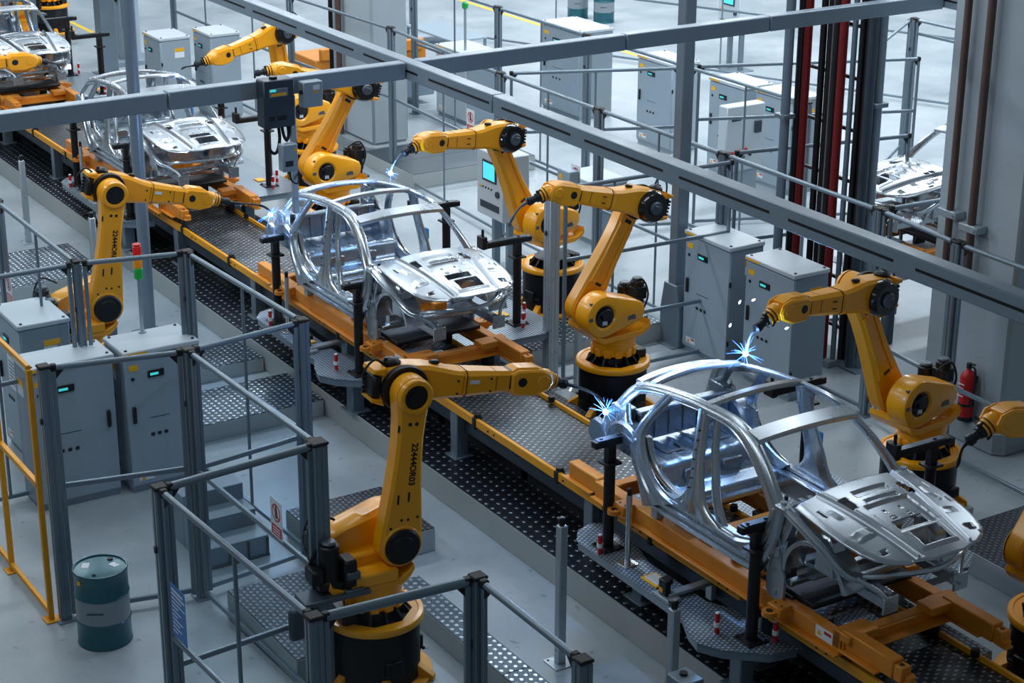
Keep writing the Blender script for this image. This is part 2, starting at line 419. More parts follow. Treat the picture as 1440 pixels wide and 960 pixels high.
for (mm, r, dx), ps in zip(specs, pos):
    p = MB(); p.cyl((0, 0, 0), (0, 0, 9.3), r, n=14)
    o = p.build('vertical_pipe', mm, None, (-20.28 + .84 * dx, 17.85 + .12 * math.sin(dx * 7), .12))
    tag(o, 'tall %s pipe in the vertical rack, %s' % (nm[mm], ps), 'pipe', 'pipes of the vertical rack')
t = thing('pipe_rack', 'black ladder-like brackets holding the row of vertical pipes', 'rack', (-19.95, 18.0, 0))
for z in (.5, 1.25, 2.0, 2.75, 3.5, 4.25, 5.0):
    p = MB(); p.box((-.72, .04, z), (.75, .09, z + .05), .006); p.build('bracket', 'black', t)
p = MB(); p.box((-.8, -.3, 0), (.5, .2, .11), .01); p.build('rack_foot', 'concrete_base', t)

# ================================================================ raised kerb walkways and treads
def tread(name, label, cat, x0, y0, x1, y1, z1, m='step_tread', seams=(), side='kerb_side', group=None):
    t = thing(name, label, cat, (x0, y0, 0), 0, group)
    b = MB(); b.box((0, 0, 0), (x1 - x0, y1 - y0, z1 - .012), .006); b.build('base', side, t)
    xs = [0] + [s - x0 for s in seams] + [x1 - x0]
    for a, c in zip(xs[:-1], xs[1:]):
        p = MB(); p.box((a + .006, .004, z1 - .012), (c - .006, y1 - y0 - .004, z1), .003); p.build('tread_plate', m, t)
    return t
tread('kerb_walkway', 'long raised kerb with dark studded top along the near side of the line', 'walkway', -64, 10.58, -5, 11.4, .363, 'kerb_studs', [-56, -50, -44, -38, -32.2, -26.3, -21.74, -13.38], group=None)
tread('kerb_walkway', 'raised studded kerb along the far side of the line', 'walkway', -64, 12.25, -11.8, 13.28, .363, 'dark_tread', [-52, -40, -30, -21])
tread('tread_platform', 'studded crossing step joining the kerb left of the light grey posts, behind the left cabinets', 'platform', -22.9, 8.2, -21.74, 10.56, .25)
tread('tread_platform', 'smaller studded step against the kerb further up the line', 'platform', -24.5, 9.3, -23.7, 10.56, .22)
tread('tread_platform', 'studded platform in the upper left behind the corner fence', 'platform', -30.2, 7.6, -28.4, 9.9, .3, 'step_tread')
tread('tread_platform', 'ribbed ramp in the upper left between the fence and the kerb', 'platform', -33.5, 7.6, -30.4, 8.9, .22, 'rib_tread')
tread('tread_platform', 'dark tread platform behind the front left robot arm', 'platform', -18.75, 8.55, -17.4, 9.85, .3, 'dark_tread', [-18.1])
tread('tread_platform', 'dark studded platform low in the fenced bay left of the front robot', 'platform', -17.25, 7.12, -15.5, 8.3, .3, 'dark_tread', [-16.2])
tread('tread_board', 'narrow studded board on the floor right of the front robot', 'board', -16.5, 8.78, -12.6, 9.12, .28, 'step_tread', [-14.17], group=None)
tread('tread_board', 'short studded board joining the narrow board to the front robot', 'board', -16.5, 8.28, -16.1, 8.77, .26, 'step_tread')
tread('tread_board', 'studded board at the bottom edge in front of the front robot', 'board', -14.2, 7.2, -12.7, 8.1, .12, 'step_tread')
tread('tread_platform', 'grey tread platform carrying the robot behind the second car body', 'platform', -24.6, 13.95, -21.7, 16.35, .3, 'step_tread', [-23.2])
tread('tread_platform', 'dark tread platform at the right edge behind the last robot', 'platform', -14.2, 14.83, -9, 17.3, .3, 'dark_tread', [-12.6])
tread('tread_platform', 'dark tread pad visible through the near car body', 'platform', -16.6, 13.45, -15.6, 14.2, .2, 'dark_tread')
tread('tread_platform', 'ribbed grey platform at the foot of the concrete column at top centre', 'platform', -32.95, 17.1, -30.9, 19.9, .3, 'rib_tread', [-31.9])
# floor step in the bay left of the cabinets
t = thing('step_unit', 'grey three-step stair unit standing inside the fenced bay', 'steps', (-19.35, 7.35, 0))
for k in range(3):
    p = MB(); p.box((.34 * k, 0, 0 if k == 2 else 0), (.34 * (k + 1) - .004, .78, .66 - .2 * k), .008); p.build('step', 'cabinet_side', t)
p = MB()
for y in (.02, .28, .52, .76): p.box((1.018, y - .015, .02), (1.035, y + .015, .24), .003)
p.box((1.018, 0, .0), (1.04, .78, .03), .003); p.build('rib', 'dark_metal', t)

# ================================================================ conveyor
t = thing('conveyor', 'long conveyor with yellow side rails and dark tread deck carrying the car bodies', 'conveyor', (-12.92, YC, 0))
def rail(y0, y1, z0, z1, name, gaps):
    m = MB(); x = -50.0
    for a, b in gaps: m.box((a, y0, z0), (b, y1, z1), .006)
    o = m.build(name, 'yellow_worn', t)
    return o
segs = [(-51, -41.5), (-41.45, -27.0), (-26.95, -18.6), (-18.55, -10.9), (-10.85, -2.6), (-2.3, -.15), (.3, 8)]
r1 = rail(-.6, -.55, 1.03, 1.14, 'side_rail', segs)
r2 = rail(.545, .585, 1.05, 1.14, 'side_rail', segs)
m = MB()
x = -40.0
while x < 7:
    for dy in (0, .14):
        m.cyl((x + dy, -.602, 1.085), (x + dy, -.61, 1.085), .014, n=8)
    x += 1.52
m.build('rail_bolt', 'black', r1)
for k in range(22):
    x = -33 + 1.84 * k
    m = MB(); m.box((x, -.62, 1.0), (x + .07, -.5, 1.155), .01); m.build('rail_clip', 'black', t)
    for yy in (-.555, .535):
        m = MB(); m.cyl((x + .035, yy, 1.12), (x + .035, yy, 1.19), .045, n=14); m.build('guide_roller', 'black', t)
m = MB(); m.box((-51, -.55, 1.06), (8, .545, 1.085)); m.build('deck', 'deck_tread', t)
m = MB(); m.box((-51, -.42, .72), (8, .42, 1.055), .01); m.build('under_beam', 'dark_metal', t)
k = 0
x = -48.37
while x < 7:
    for sy in (-1, 1):
        m = MB(); m.box((x, sy * .44 - .085, .363 if sy < 0 else .363), (x + .17, sy * .44 + .085, 1.03), .01)
        m.box((x - .05, sy * .44 - .14, .363), (x + .22, sy * .44 + .14, .38), .004)
        m.build('leg', 'grey_metal', t)
    x += 3.02
m = MB(); x = -50
while x < 6: m.box((x, -.12, .0), (x + 1.9, .45, .72), .01); x += 2.05
m.build('drive_housing', 'black', t)
# ================================================================ welding robots
def hull2(c0, r0, c1, r1, n=20):
    """convex hull outline of two circles"""
    pts = [(c0[0] + r0 * math.cos(2 * math.pi * i / 40), c0[1] + r0 * math.sin(2 * math.pi * i / 40)) for i in range(40)]
    pts += [(c1[0] + r1 * math.cos(2 * math.pi * i / 40), c1[1] + r1 * math.sin(2 * math.pi * i / 40)) for i in range(40)]
    pts = sorted(set((round(x, 5), round(y, 5)) for x, y in pts))
    def half(P):
        h = []
        for p in P:
            while len(h) > 1 and (h[-1][0] - h[-2][0]) * (p[1] - h[-2][1]) - (h[-1][1] - h[-2][1]) * (p[0] - h[-2][0]) <= 0: h.pop()
            h.append(p)
        return h[:-1]
    return half(pts) + half(pts[::-1])
def ray_out(poly, c, a):
    dx, dy = math.cos(a), math.sin(a); best = 0
    for i in range(len(poly)):
        x1, y1 = poly[i][0] - c[0], poly[i][1] - c[1]; x2, y2 = poly[(i + 1) % len(poly)][0] - c[0], poly[(i + 1) % len(poly)][1] - c[1]
        ex, ey = x2 - x1, y2 - y1; den = dx * ey - dy * ex
        if abs(den) < 1e-9: continue
        t = (x1 * ey - y1 * ex) / den; s = (x1 * dy - y1 * dx) / den
        if t > 0 and -1e-6 <= s <= 1 + 1e-6: best = max(best, t)
    return best
def star_shell(m, poly, c, hole, y0, y1, ch, depth, T, n=48):
    """outline extruded along local Z with a round recess of radius hole in the front face"""
    rings = []
    A = [2 * math.pi * i / n for i in range(n)]
    ro = [ray_out(poly, c, a) for a in A]
    def ring(rs, z): return [(c[0] + r * math.cos(a), c[1] + r * math.sin(a), z) for r, a in zip(rs, A)]
    rings = [ring([r - ch for r in ro], y0), ring(ro, y0 + ch), ring(ro, y1 - ch), ring([r - ch * .35 for r in ro], y1 - ch * .3), ring([r - ch for r in ro], y1), ring([hole + .025] * n, y1), ring([hole] * n, y1 - .02), ring([hole] * n, y1 - depth)]
    v = [p for r in rings for p in r]; f = []
    for k in range(len(rings) - 1):
        for i in range(n):
            j = (i + 1) % n; f.append((k * n + i, k * n + j, (k + 1) * n + j, (k + 1) * n + i))
    f.append(list(range(n))[::-1]); f.append([(len(rings) - 1) * n + i for i in range(n)])
    m.add(v, f, True, T)
# XY of prism -> robot XZ, extruding towards +Y
PXZ = Matrix(((1, 0, 0, 0), (0, 0, 1, 0), (0, 1, 0, 0), (0, 0, 0, 1)))
UPZ = frame((0, 0, 0), (0, 0, 1))
YAX = frame((0, 0, 0), (0, 1, 0))

MESH = {}
def shared(key, mb, m, ang=38):
    """a mesh built once, used by every robot"""
    if key not in MESH:
        o = mb().build(key, m, ang=ang); MESH[key] = o.data; bpy.data.objects.remove(o)
    return MESH[key]
def inst(key, name, parent, T=None):
    o = bpy.data.objects.new(name, MESH[key]); COL.objects.link(o); o.parent = parent
    if T is not None: o.matrix_local = T
    return o
def mk_pedestal():
    m = MB(); m.lathe([(.04, .47), (.1, .46), (.6, .46), (.61, .455), (.63, .455), (.64, .46), (.7, .46)], 40, UPZ)
    m.box((-.09, -.5, .2), (.09, -.44, .36), .01); m.box((-.2, .44, .22), (-.02, .49, .34), .01); m.box((.44, -.12, .2), (.49, .1, .36), .012)
    m.box((.44, -.2, .24), (.47, .2, .27), .004); return m
def mk_flange():
    m = MB(); m.lathe([(0, .585), (.035, .585), (.04, .58), (.04, .47)], 40, UPZ)
    for k in range(6):
        a = R(60 * k + 20); T = Matrix.Rotation(a, 4, 'Z')
        m.prism([(.44, 0), (.62, 0), (.62, .05), (.46, .16), (.44, .16)], -.045, .045, T @ Matrix(((1, 0, 0, 0), (0, 0, 1, 0), (0, 1, 0, 0), (0, 0, 0, 1))), .006)
        m.cyl(T @ Vector((.56, .0, .05)), T @ Vector((.56, 0, .07)), .02, n=8)
    return m
def mk_ring():
    m = MB(); n = 48; v = []; f = []
    prof = [(.5, .66), (.505, .675), (.505, .715), (.495, .73), (.45, .735), (.44, .725), (.4, .725), (None, .725), (None, .66)]
    for (r, z) in prof:
        for i in range(n):
            a = 2 * math.pi * i / n
            if r is None:
                b = (a + R(22.5)) % R(45) - R(22.5); rr = .355 / math.cos(b)
            else: rr = r
            v.append((rr * math.cos(a), rr * math.sin(a), z))
    K = len(prof)
    for k in range(K):
        for i in range(n):
            j = (i + 1) % n; q = (k + 1) % K; f.append((k * n + i, k * n + j, q * n + j, q * n + i))
    m.add(v, f, True); return m
def mk_casting():
    m = MB(); m.lathe([(.62, .35), (.7, .345), (.72, .25), (.8, .24), (.84, .28)], 32, UPZ)
    for k in range(12):
        T = Matrix.Rotation(R(30 * k), 4, 'Z')
        m.prism([(.22, .69), (.36, .69), (.35, .73), (.28, .82), (.22, .82)], -.014, .014, T @ Matrix(((1, 0, 0, 0), (0, 0, 1, 0), (0, 1, 0, 0), (0, 0, 0, 1))))
    m.box((-.42, -.2, .7), (-.26, .2, .84), .02)
    return m
def mk_turret():
    m = MB(); m.lathe([(.83, .27), (.85, .285), (1.0, .29), (1.01, .3), (1.1, .3), (1.115, .285), (1.14, .285)], 40, UPZ)
    for k in range(12):
        T = Matrix.Rotation(R(30 * k + 8), 4, 'Z'); m.box((.22, -.05, .82), (.31, .05, .93), .015, T)
    return m
def mk_saddle():
    m = MB()
    m.prism([(-.5, 1.3), (-.47, 1.235), (-.36, 1.18), (.24, 1.18), (.34, 1.235), (.39, 1.3), (.405, 1.24), (.36, 1.17), (.27, 1.1), (-.33, 1.1), (-.48, 1.16), (-.52, 1.22)], -.31, .33, PXZ, .012)
    m.box((-.3, -.33, 1.16), (.22, -.06, 1.3), .02)
    m.box((-.25, -.1, 1.15), (.2, .12, 1.42), .03)
    return m
def mk_housing():
    m = MB(); poly = hull2((0, 0), .295, (-.52, -.02), .155)
    star_shell(m, poly, (0, 0), .15, .05, .37, .05, .05, PXZ)
    return m
def mk_housing_plate():
    m = MB(); m.prism([(-.5, -.11), (-.36, -.11), (-.38, -.055), (-.48, -.045)], .368, .376, PXZ); m.box((.2, .345, -.02), (.262, .373, .03), .004); m.box((.17, .3, .17), (.22, .34, .22), .006); return m
def mk_housing_motor():
    m = MB(); m.cyl((0, .1, 0), (0, .345, 0), .148, n=28); m.cyl((-.02, .34, .03), (-.02, .385, .03), .085, n=20, ch=.012)
    for a in range(8): m.cyl((.12 * math.cos(R(45 * a)), .34, .12 * math.sin(R(45 * a))), (.12 * math.cos(R(45 * a)), .358, .12 * math.sin(R(45 * a))), .012, n=8)
    m.tube([(-.02, .375, .06), (.05, .385, .09), (.1, .37, .05), (.12, .35, -.02)], .014, 6)
    return m
def mk_motor_label():
    m = MB(); m.box((-.045, .346, -.12), (.03, .35, -.06)); return m
LA = 1.56
def arm_outline():
    p = [(.228 * math.cos(R(a)), .228 * math.sin(R(a))) for a in range(185, 356, 10)]
    p += [(.222, .08), (.195, .35), (.165, .62), (.145, .9), (.14, 1.12), (.152, 1.33)]
    p += [(.186 * math.cos(R(a)), LA + .186 * math.sin(R(a))) for a in range(-25, 206, 11)]
    p += [(-.152, 1.33), (-.14, 1.12), (-.145, .9), (-.165, .62), (-.195, .35), (-.222, .08)]
    return p
def mk_lower_arm():
    m = MB(); m.prism(arm_outline(), -.27, -.05, PXZ, .03)
    for sx in (-1, 1):   # raised edges of the long channel on the inner side
        m.prism([(sx * .075, .34), (sx * .16, .34), (sx * .125, .7), (sx * .115, 1.22), (sx * .055, 1.22), (sx * .055, .7)], -.06, -.025, PXZ, .01)
    m.lathe([(-.31, .155), (-.305, .17), (-.285, .182), (-.26, .185)], 36, frame((0, 0, LA), (0, 1, 0)), caps=False)
    m.lathe([(-.26, .125), (-.305, .125), (-.31, .13), (-.31, .155)], 36, frame((0, 0, LA), (0, 1, 0)), caps=False)
    m.lathe([(-.285, .205), (-.265, .222)], 36, YAX, caps=False); m.lathe([(-.285, .18), (-.285, .205)], 36, YAX, caps=False)
    return m
def mk_arm_disc():
    m = MB(); m.cyl((0, -.31, 0), (0, -.26, 0), .188, n=36, ch=.015); m.cyl((0, -.32, 0), (0, -.3, 0), .12, n=30, ch=.01); return m
def mk_elbow_hole():
    m = MB(); m.cyl((0, -.28, LA), (0, -.26, LA), .127, n=30); m.cyl((0.0, -.29, LA - .02), (0, -.27, LA - .02), .07, n=20); return m
def mk_arm_marks():
    m = MB()
    for (x, z) in ((-.12, .45), (.02, .47)): m.box((x * .8, -.274, z), (x * .8 + .02, -.269, z + .1))
    for (x, z) in ((-.03, .28), (.04, .28), (-.14, .2), (.14, .3)): m.cyl((x, -.275, z), (x, -.269, z), .014, n=8)
    m.box((-.148, -.262, 1.2), (-.128, -.25, 1.27), .003) 
    for (x, z) in ((-.03, 1.28), (.04, 1.28)): m.cyl((x, -.275, z), (x, -.269, z), .02, n=8)
    m.box((-.05, -.05, .33), (.05, -.046, .37)); m.box((-.06, -.05, 1.24), (.05, -.046, 1.29))
    return m
def oct_sec(h, w, c):
    return [(-w, -h + c), (-w, h - c), (-w + c, h), (w - c, h), (w, h - c), (w, -h + c), (w - c, -h), (-w + c, -h)]
def mk_forearm():
    m = MB()
    el = [(-.23, -.12), (-.16, -.17), (-.05, -.205), (.08, -.2), (.26, -.155), (.48, -.135), (.64, -.135), (.64, .13), (.5, .15), (.38, .18), (.24, .21), (.05, .22), (-.1, .215), (-.17, .19), (-.23, .14)]
    m.prism(el, -.02, .25, PXZ, .035)
    v = []
    m.sweep([(.63, .115, -.005), (.98, .112, 0), (1.0, .112, 0), (1.26, .11, .004)], oct_sec(.135, .128, .045), (0, 1, 0)) if False else None
    xs = [(.62, .138, .132), (.96, .118, .115), (1.2, .106, .104)]
    pts = [(x, .112, 0, w / .132, h / .138) for x, h, w in xs]
    m.sweep([(p[0], p[1], p[2], p[3], p[4]) for p in pts], oct_sec(.138, .132, .045), (0, 1, 0))
    # fork bracket behind the elbow
    m.prism([(-.2, .12), (-.2, .21), (-.32, .19), (-.33, .15)], -.02, .25, PXZ, .012); m.prism([(-.2, -.11), (-.18, -.18), (-.31, -.14), (-.32, -.1)], -.02, .25, PXZ, .012)
    # wrist housing: two cheeks and a crown
    ch = [(1.14, -.09), (1.19, -.145), (1.4, -.155), (1.56, -.1), (1.6, -.02), (1.57, .07), (1.46, .118), (1.2, .122), (1.13, .08)]
    m.prism(ch, .185, .24, PXZ, .02); m.prism(ch, -.02, .035, PXZ, .02)
    m.prism([(1.13, .0), (1.13, .09), (1.2, .14), (1.42, .138), (1.54, .08), (1.52, .02), (1.4, .05), (1.3, .02)], .02, .2, PXZ, .015)
    m.prism([(1.13, -.12), (1.13, .05), (1.24, .05), (1.3, -.08), (1.22, -.15)], .02, .2, PXZ, .015)
    m.cyl((1.48, -.03, 0), (1.48, .25, 0), .068, n=24, ch=.01)
    m.cyl((1.3, .05, .16), (1.5, .17, .14), .03, n=8) if False else None
    return m
def mk_seams():
    m = MB()
    for x, h, w in ((.645, .142, .136), (.97, .119, .116)):
        m.sweep([(x, .112, 0), (x + .007, .112, 0)], oct_sec(h, w, .046), (0, 1, 0))
    m.sweep([(1.12, .112, 0), (1.15, .112, 0)], oct_sec(.112, .11, .045), (0, 1, 0))
    for x, z in ((.55, .05), (.55, -.08), (.9, .06), (.9, -.07)): m.cyl((x, -.026, z), (x, -.034, z), .012, n=8)
    m.lathe([(.238, .048), (.243, .048)], 18, frame((1.25, 0, .0), (0, 1, 0))); m.lathe([(-.024, .048), (-.019, .048)], 18, frame((1.25, 0, 0), (0, 1, 0)))
    for x, z in ((.74, .03), (.74, -.05)): m.box((x, .24, z), (x + .06, .2475, z + .012))
    m.box((.3, .1, .185), (.4, .16, .225), .012)
    return m
def mk_arm_label():
    m = MB(); m.box((.68, -.028, .01), (.78, -.022, .05)); return m
def mk_elbow_disc():
    m = MB(); m.lathe([(.23, .22), (.29, .215), (.335, .185), (.34, .11), (.335, .09)], 40, YAX); return m
def mk_elbow_motor():
    m = MB(); m.lathe([(.31, .09), (.365, .088), (.38, .075)], 28, YAX); m.box((-.04, .375, .0), (.05, .395, .04), .01); m.box((-.06, .37, -.05), (-.02, .385, .02), .006)
    return m
def mk_elbow_gasket():
    m = MB(); m.lathe([(-.06, .228), (-.03, .238), (.0, .238)], 40, YAX); return m
def mk_elbow_box():
    m = MB(); m.box((-.31, .0, -.11), (-.22, .22, .13), .02)
    for k in range(5): m.cyl((-.31, .19, -.09 + .045 * k), (-.335, .19, -.09 + .045 * k), .018, n=8)
    m.lathe([(.19, .09), (.24, .09), (.265, .065), (.275, .03)], 20, frame((-.1, .12, 0), (0, 0, 1)))
    m.cyl((-.17, .1, .2), (-.17, .1, .28), .018, n=8)
    return m
def mk_rear_motor():
    m = MB(); m.cyl((-.46, -.2, 1.22), (-.46, -.2, 1.66), .1, n=20, ch=.015); m.box((-.6, -.3, 1.2), (-.34, -.1, 1.3), .02); m.box((-.36, -.34, 1.2), (-.22, -.12, 1.5), .025)
    m.box((-.68, -.3, 1.28), (-.55, -.08, 1.44), .02)
    m.cyl((-.5, .02, 1.4), (-.5, .02, 1.78), .095, n=18, ch=.015); m.box((-.6, -.08, 1.52), (-.4, .12, 1.7), .015)
    return m
def mk_motor_caps():
    m = MB(); m.cyl((-.46, -.2, 1.66), (-.46, -.2, 1.7), .075, n=18, ch=.015); m.cyl((-.5, .02, 1.78), (-.5, .02, 1.815), .07, n=18, ch=.01)
    m.box((-.36, -.37, 1.16), (-.16, -.12, 1.2), .01); m.box((-.8, -.38, 1.12), (-.1, -.1, 1.17), .01); m.box((-.34, -.36, 1.3), (-.2, -.14, 1.38), .01); return m
def mk_hand():
    m = MB(); XA = Matrix.Identity(4)
    m.lathe([(-.02, .06), (.03, .1), (.09, .105), (.11, .095)], 28, XA); m.lathe([(.128, .088), (.15, .088)], 28, XA); m.lathe([(.172, .082), (.192, .082)], 28, XA); return m
def mk_hand_black():
    m = MB(); m.lathe([(.105, .078), (.2, .074), (.21, .06), (.24, .06), (.25, .045), (.3, .045), (.31, .055), (.36, .055), (.38, .03)], 20, Matrix.Identity(4))
    m.cyl((.16, .0, .07), (.22, .02, .085), .018, n=8); m.cyl((.15, .06, -.05), (.21, .07, -.06), .014, n=8); return m
for key, fn, mm in (('pedestal', mk_pedestal, 'drum_black'), ('base_flange', mk_flange, 'yellow_worn'), ('mounting_ring', mk_ring, 'yellow'), ('base_casting', mk_casting, 'black'), ('turret', mk_turret, 'yellow'),
                    ('saddle', mk_saddle, 'yellow'), ('shoulder_housing', mk_housing, 'yellow'), ('h_plate', mk_housing_plate, 'motor_grey'), ('shoulder_motor', mk_housing_motor, 'motor'), ('motor_label', mk_motor_label, 'white'),
                    ('lower_arm', mk_lower_arm, 'yellow'), ('arm_disc', mk_arm_disc, 'black'), ('elbow_hole', mk_elbow_hole, 'black'), ('arm_marks', mk_arm_marks, 'motor'), ('forearm', mk_forearm, 'yellow'),
                    ('seams', mk_seams, 'motor'), ('arm_label', mk_arm_label, 'white'), ('elbow_disc', mk_elbow_disc, 'black_gloss'), ('elbow_motor', mk_elbow_motor, 'motor_grey'), ('elbow_gasket', mk_elbow_gasket, 'black'),
                    ('elbow_box', mk_elbow_box, 'black'), ('rear_motor', mk_rear_motor, 'black'), ('motor_caps', mk_motor_caps, 'motor_grey'), ('hand', mk_hand, 'yellow'), ('hand_black', mk_hand_black, 'motor')):
    shared(key, fn, mm)
SERIAL = None
L2 = 1.5
def robot(x, y, phi, j2, el, wr, tip, label, group='welding robots along the line', serial=True, neck='black', pad=True):
    """j2/el/wr are (reach, height) in the arm's plane; tip is a world point"""
    global SERIAL
    t = thing('welding_robot', label, 'robot', (x, y, .3), R(phi), group)
    dz = -.3
    W = Matrix.Translation((x, y, .3)) @ Matrix.Rotation(R(phi), 4, 'Z')
    j2 = Vector((j2[0], 0, j2[1] + dz)); e = Vector((el[0], 0, el[1] + dz)); w = Vector((wr[0], 0, wr[1] + dz))
    pd = inst('pedestal', 'pedestal', t); inst('base_flange', 'base_flange', t); inst('mounting_ring', 'mounting_ring', t)
    inst('base_casting', 'base_casting', t)
    if pad:
        m = MB(); m.box((-.5, -.5, -.3), (.5, .5, -.002), .01); m.build('mounting_pad', 'kerb_side', t); inst('turret', 'turret', t)
    ds = j2.z - 1.5
    S = Matrix.Translation((j2.x - .28, 0, ds * .6)); inst('saddle', 'saddle', t, S)
    rm = inst('rear_motor', 'rear_motor', t, S); inst('motor_caps', 'motor_cap', rm, Matrix.Identity(4))
    TJ = Matrix.Translation(j2)
    sh = inst('shoulder_housing', 'shoulder_housing', t, TJ); inst('h_plate', 'vent_plate', sh, Matrix.Identity(4))
    inst('shoulder_motor', 'shoulder_motor', sh, Matrix.Identity(4)); inst('motor_label', 'motor_label', sh, Matrix.Identity(4))
    d = e - j2; ang = math.atan2(d.x, d.z); k = d.length / LA
    TA = Matrix.Translation(j2) @ Matrix.Rotation(ang, 4, 'Y') @ Matrix.Diagonal((1, 1, k, 1))
    la = inst('lower_arm', 'lower_arm', t, TA); I = Matrix.Identity(4)
    inst('arm_disc', 'pivot_cover', la, I); inst('elbow_hole', 'elbow_cover', la, I); inst('arm_marks', 'arm_marking', la, I)
    if serial:
        T = Matrix(((0, 1, 0, .04), (0, 0, -1, -.2705), (-1, 0, 0, .86), (0, 0, 0, 1)))
        if SERIAL is None: o = text_mesh('22444OR03', .09, 'black', la, T, 'serial_number'); SERIAL = o.data
        else: o = bpy.data.objects.new('serial_number', SERIAL); COL.objects.link(o); o.parent = la; o.matrix_local = T
    d = w - e; ang = math.atan2(-d.z, d.x); k = d.length / L2
    TF = Matrix.Translation(e) @ Matrix.Rotation(ang, 4, 'Y') @ Matrix.Diagonal((k, 1, 1, 1))
    fa = inst('forearm', 'forearm', t, TF)
    inst('seams', 'seam', fa, I); inst('arm_label', 'arm_label', fa, I); inst('elbow_disc', 'elbow_disc', fa, I); inst('elbow_motor', 'elbow_motor', fa, I)
    inst('elbow_gasket', 'elbow_gasket', fa, I); inst('elbow_box', 'connector_box', fa, I)
    wl = w + Vector((0, .11, 0)); tl = W.inverted() @ Vector(tip)
    fd = d.normalized(); td = (tl - wl).normalized(); hd = (fd * .55 + td).normalized()
    TH = frame(wl, hd)
    h = inst('hand', 'wrist_flange', t, TH)
    tc = inst('hand_black', 'torch_body', t, TH)
    p0 = wl + hd * .36; dist = (tl - p0).length
    p1 = p0 + hd * dist * .45; p2 = tl - (td * .6 + Vector((0, 0, -.5))).normalized() * dist * .35
    pts = []
    for i in range(13):
        s = i / 12; pts.append(p0 * (1 - s) ** 3 + p1 * 3 * s * (1 - s) ** 2 + p2 * 3 * s * s * (1 - s) + tl * s ** 3)
    m = MB(); m.tube(pts, [.02] * 3 + [.013] * 5 + [.018] * 3 + [.014, .007], 10)
    m.build('torch_neck', 'black' if neck == 'black' else 'motor_grey', tc).matrix_local = TH.inverted()
    # loose cables at the back
    m = MB(); c = j2
    m.tube(spline([(c.x - .62, -.1, 1.5), (c.x - .78, -.12, 1.62), (c.x - .9, -.1, 1.45), (c.x - .88, -.05, 1.2), (c.x - .7, 0, 1.1)], 5), .018, 6)
    m.tube(spline([(c.x - .55, .1, 1.75), (c.x - .75, .15, 1.83), (c.x - .86, .16, 1.6), (c.x - .8, .12, 1.35)], 5), .014, 6)
    m.build('cable', 'rubber', t)
    m = MB(); m.tube(spline([tuple(e + Vector((-.15, .1, .22))), tuple(e + Vector((-.28, .05, .32))), tuple(e + Vector((-.4, .05, .2))), tuple(e + Vector((-.35, .1, .03)))], 5), .012, 6)
    m.build('elbow_cable', 'rubber', t)
    return t
robot(-14.87, 7.70, 86, (.2, 1.80), (.37, 3.35), (1.93, 3.13), (-15.0, 10.6, 2.5), 'yellow welding robot in the front left, its torch behind the near car body')
robot(-23.15, 7.70, 86, (.28, 1.72), (.49, 3.26), (1.85, 2.94), (-23.28, 10.6, 2.52), 'yellow welding robot left of the second car body, behind the cabinet with the signal light')
robot(-31.45, 7.68, 86, (.25, 1.75), (.49, 3.3), (2.22, 3.26), (-31.9, 10.6, 2.9), 'yellow robot arm reaching in from the left edge toward the third car body', serial=False)
robot(-14.93, 15.15, -84, (.50, 1.84), (1.20, 3.27), (2.68, 3.43), (-14.56, 12.07, 3.0), 'yellow welding robot at the right, sparking on the near car roof', neck='m')
robot(-23.17, 15.25, -80, (.42, 1.80), (1.10, 3.24), (2.66, 3.42), (-22.48, 12.07, 3.09), 'yellow welding robot behind the second car body, sparking on its roof', neck='m', pad=False)
robot(-31.45, 15.2, -86, (.4, 1.8), (.62, 3.28), (2.02, 2.96), (-31.3, 12.6, 2.8), 'yellow welding robot behind the third car body under the overhead beams')
robot(-19.32, 13.72, -88, (.42, 1.80), (-.38, 3.15), (1.12, 3.57), (-19.25, 12.0, 3.17), 'yellow welding robot bent back between the near and second car bodies, idle', neck='m')
robot(-27.6, 13.70, -88, (.29, 1.76), (-.52, 3.05), (1.0, 3.53), (-27.53, 12.33, 3.41), 'yellow robot with leaning arm directly behind the second car body, elbow at the cross beam')
robot(-11.2, 13.5, -88, (.4, 1.8), (-.38, 3.15), (1.35, 3.5), (-11.1, 11.75, 3.08), 'yellow robot cut off by the right edge, only its wrist and ringed base in view')
robot(-44.2, 13.7, -90, (.3, 1.8), (-.4, 3.1), (1.1, 3.5), (-44.1, 12.2, 3.2), 'small yellow robot in the top left corner seen through the farthest car body')
robot(-47.8, 15.7, -84, (.4, 1.8), (1.1, 3.2), (2.6, 3.35), (-47.5, 12.6, 2.95), 'farthest yellow robot, its ringed base at the top left edge')
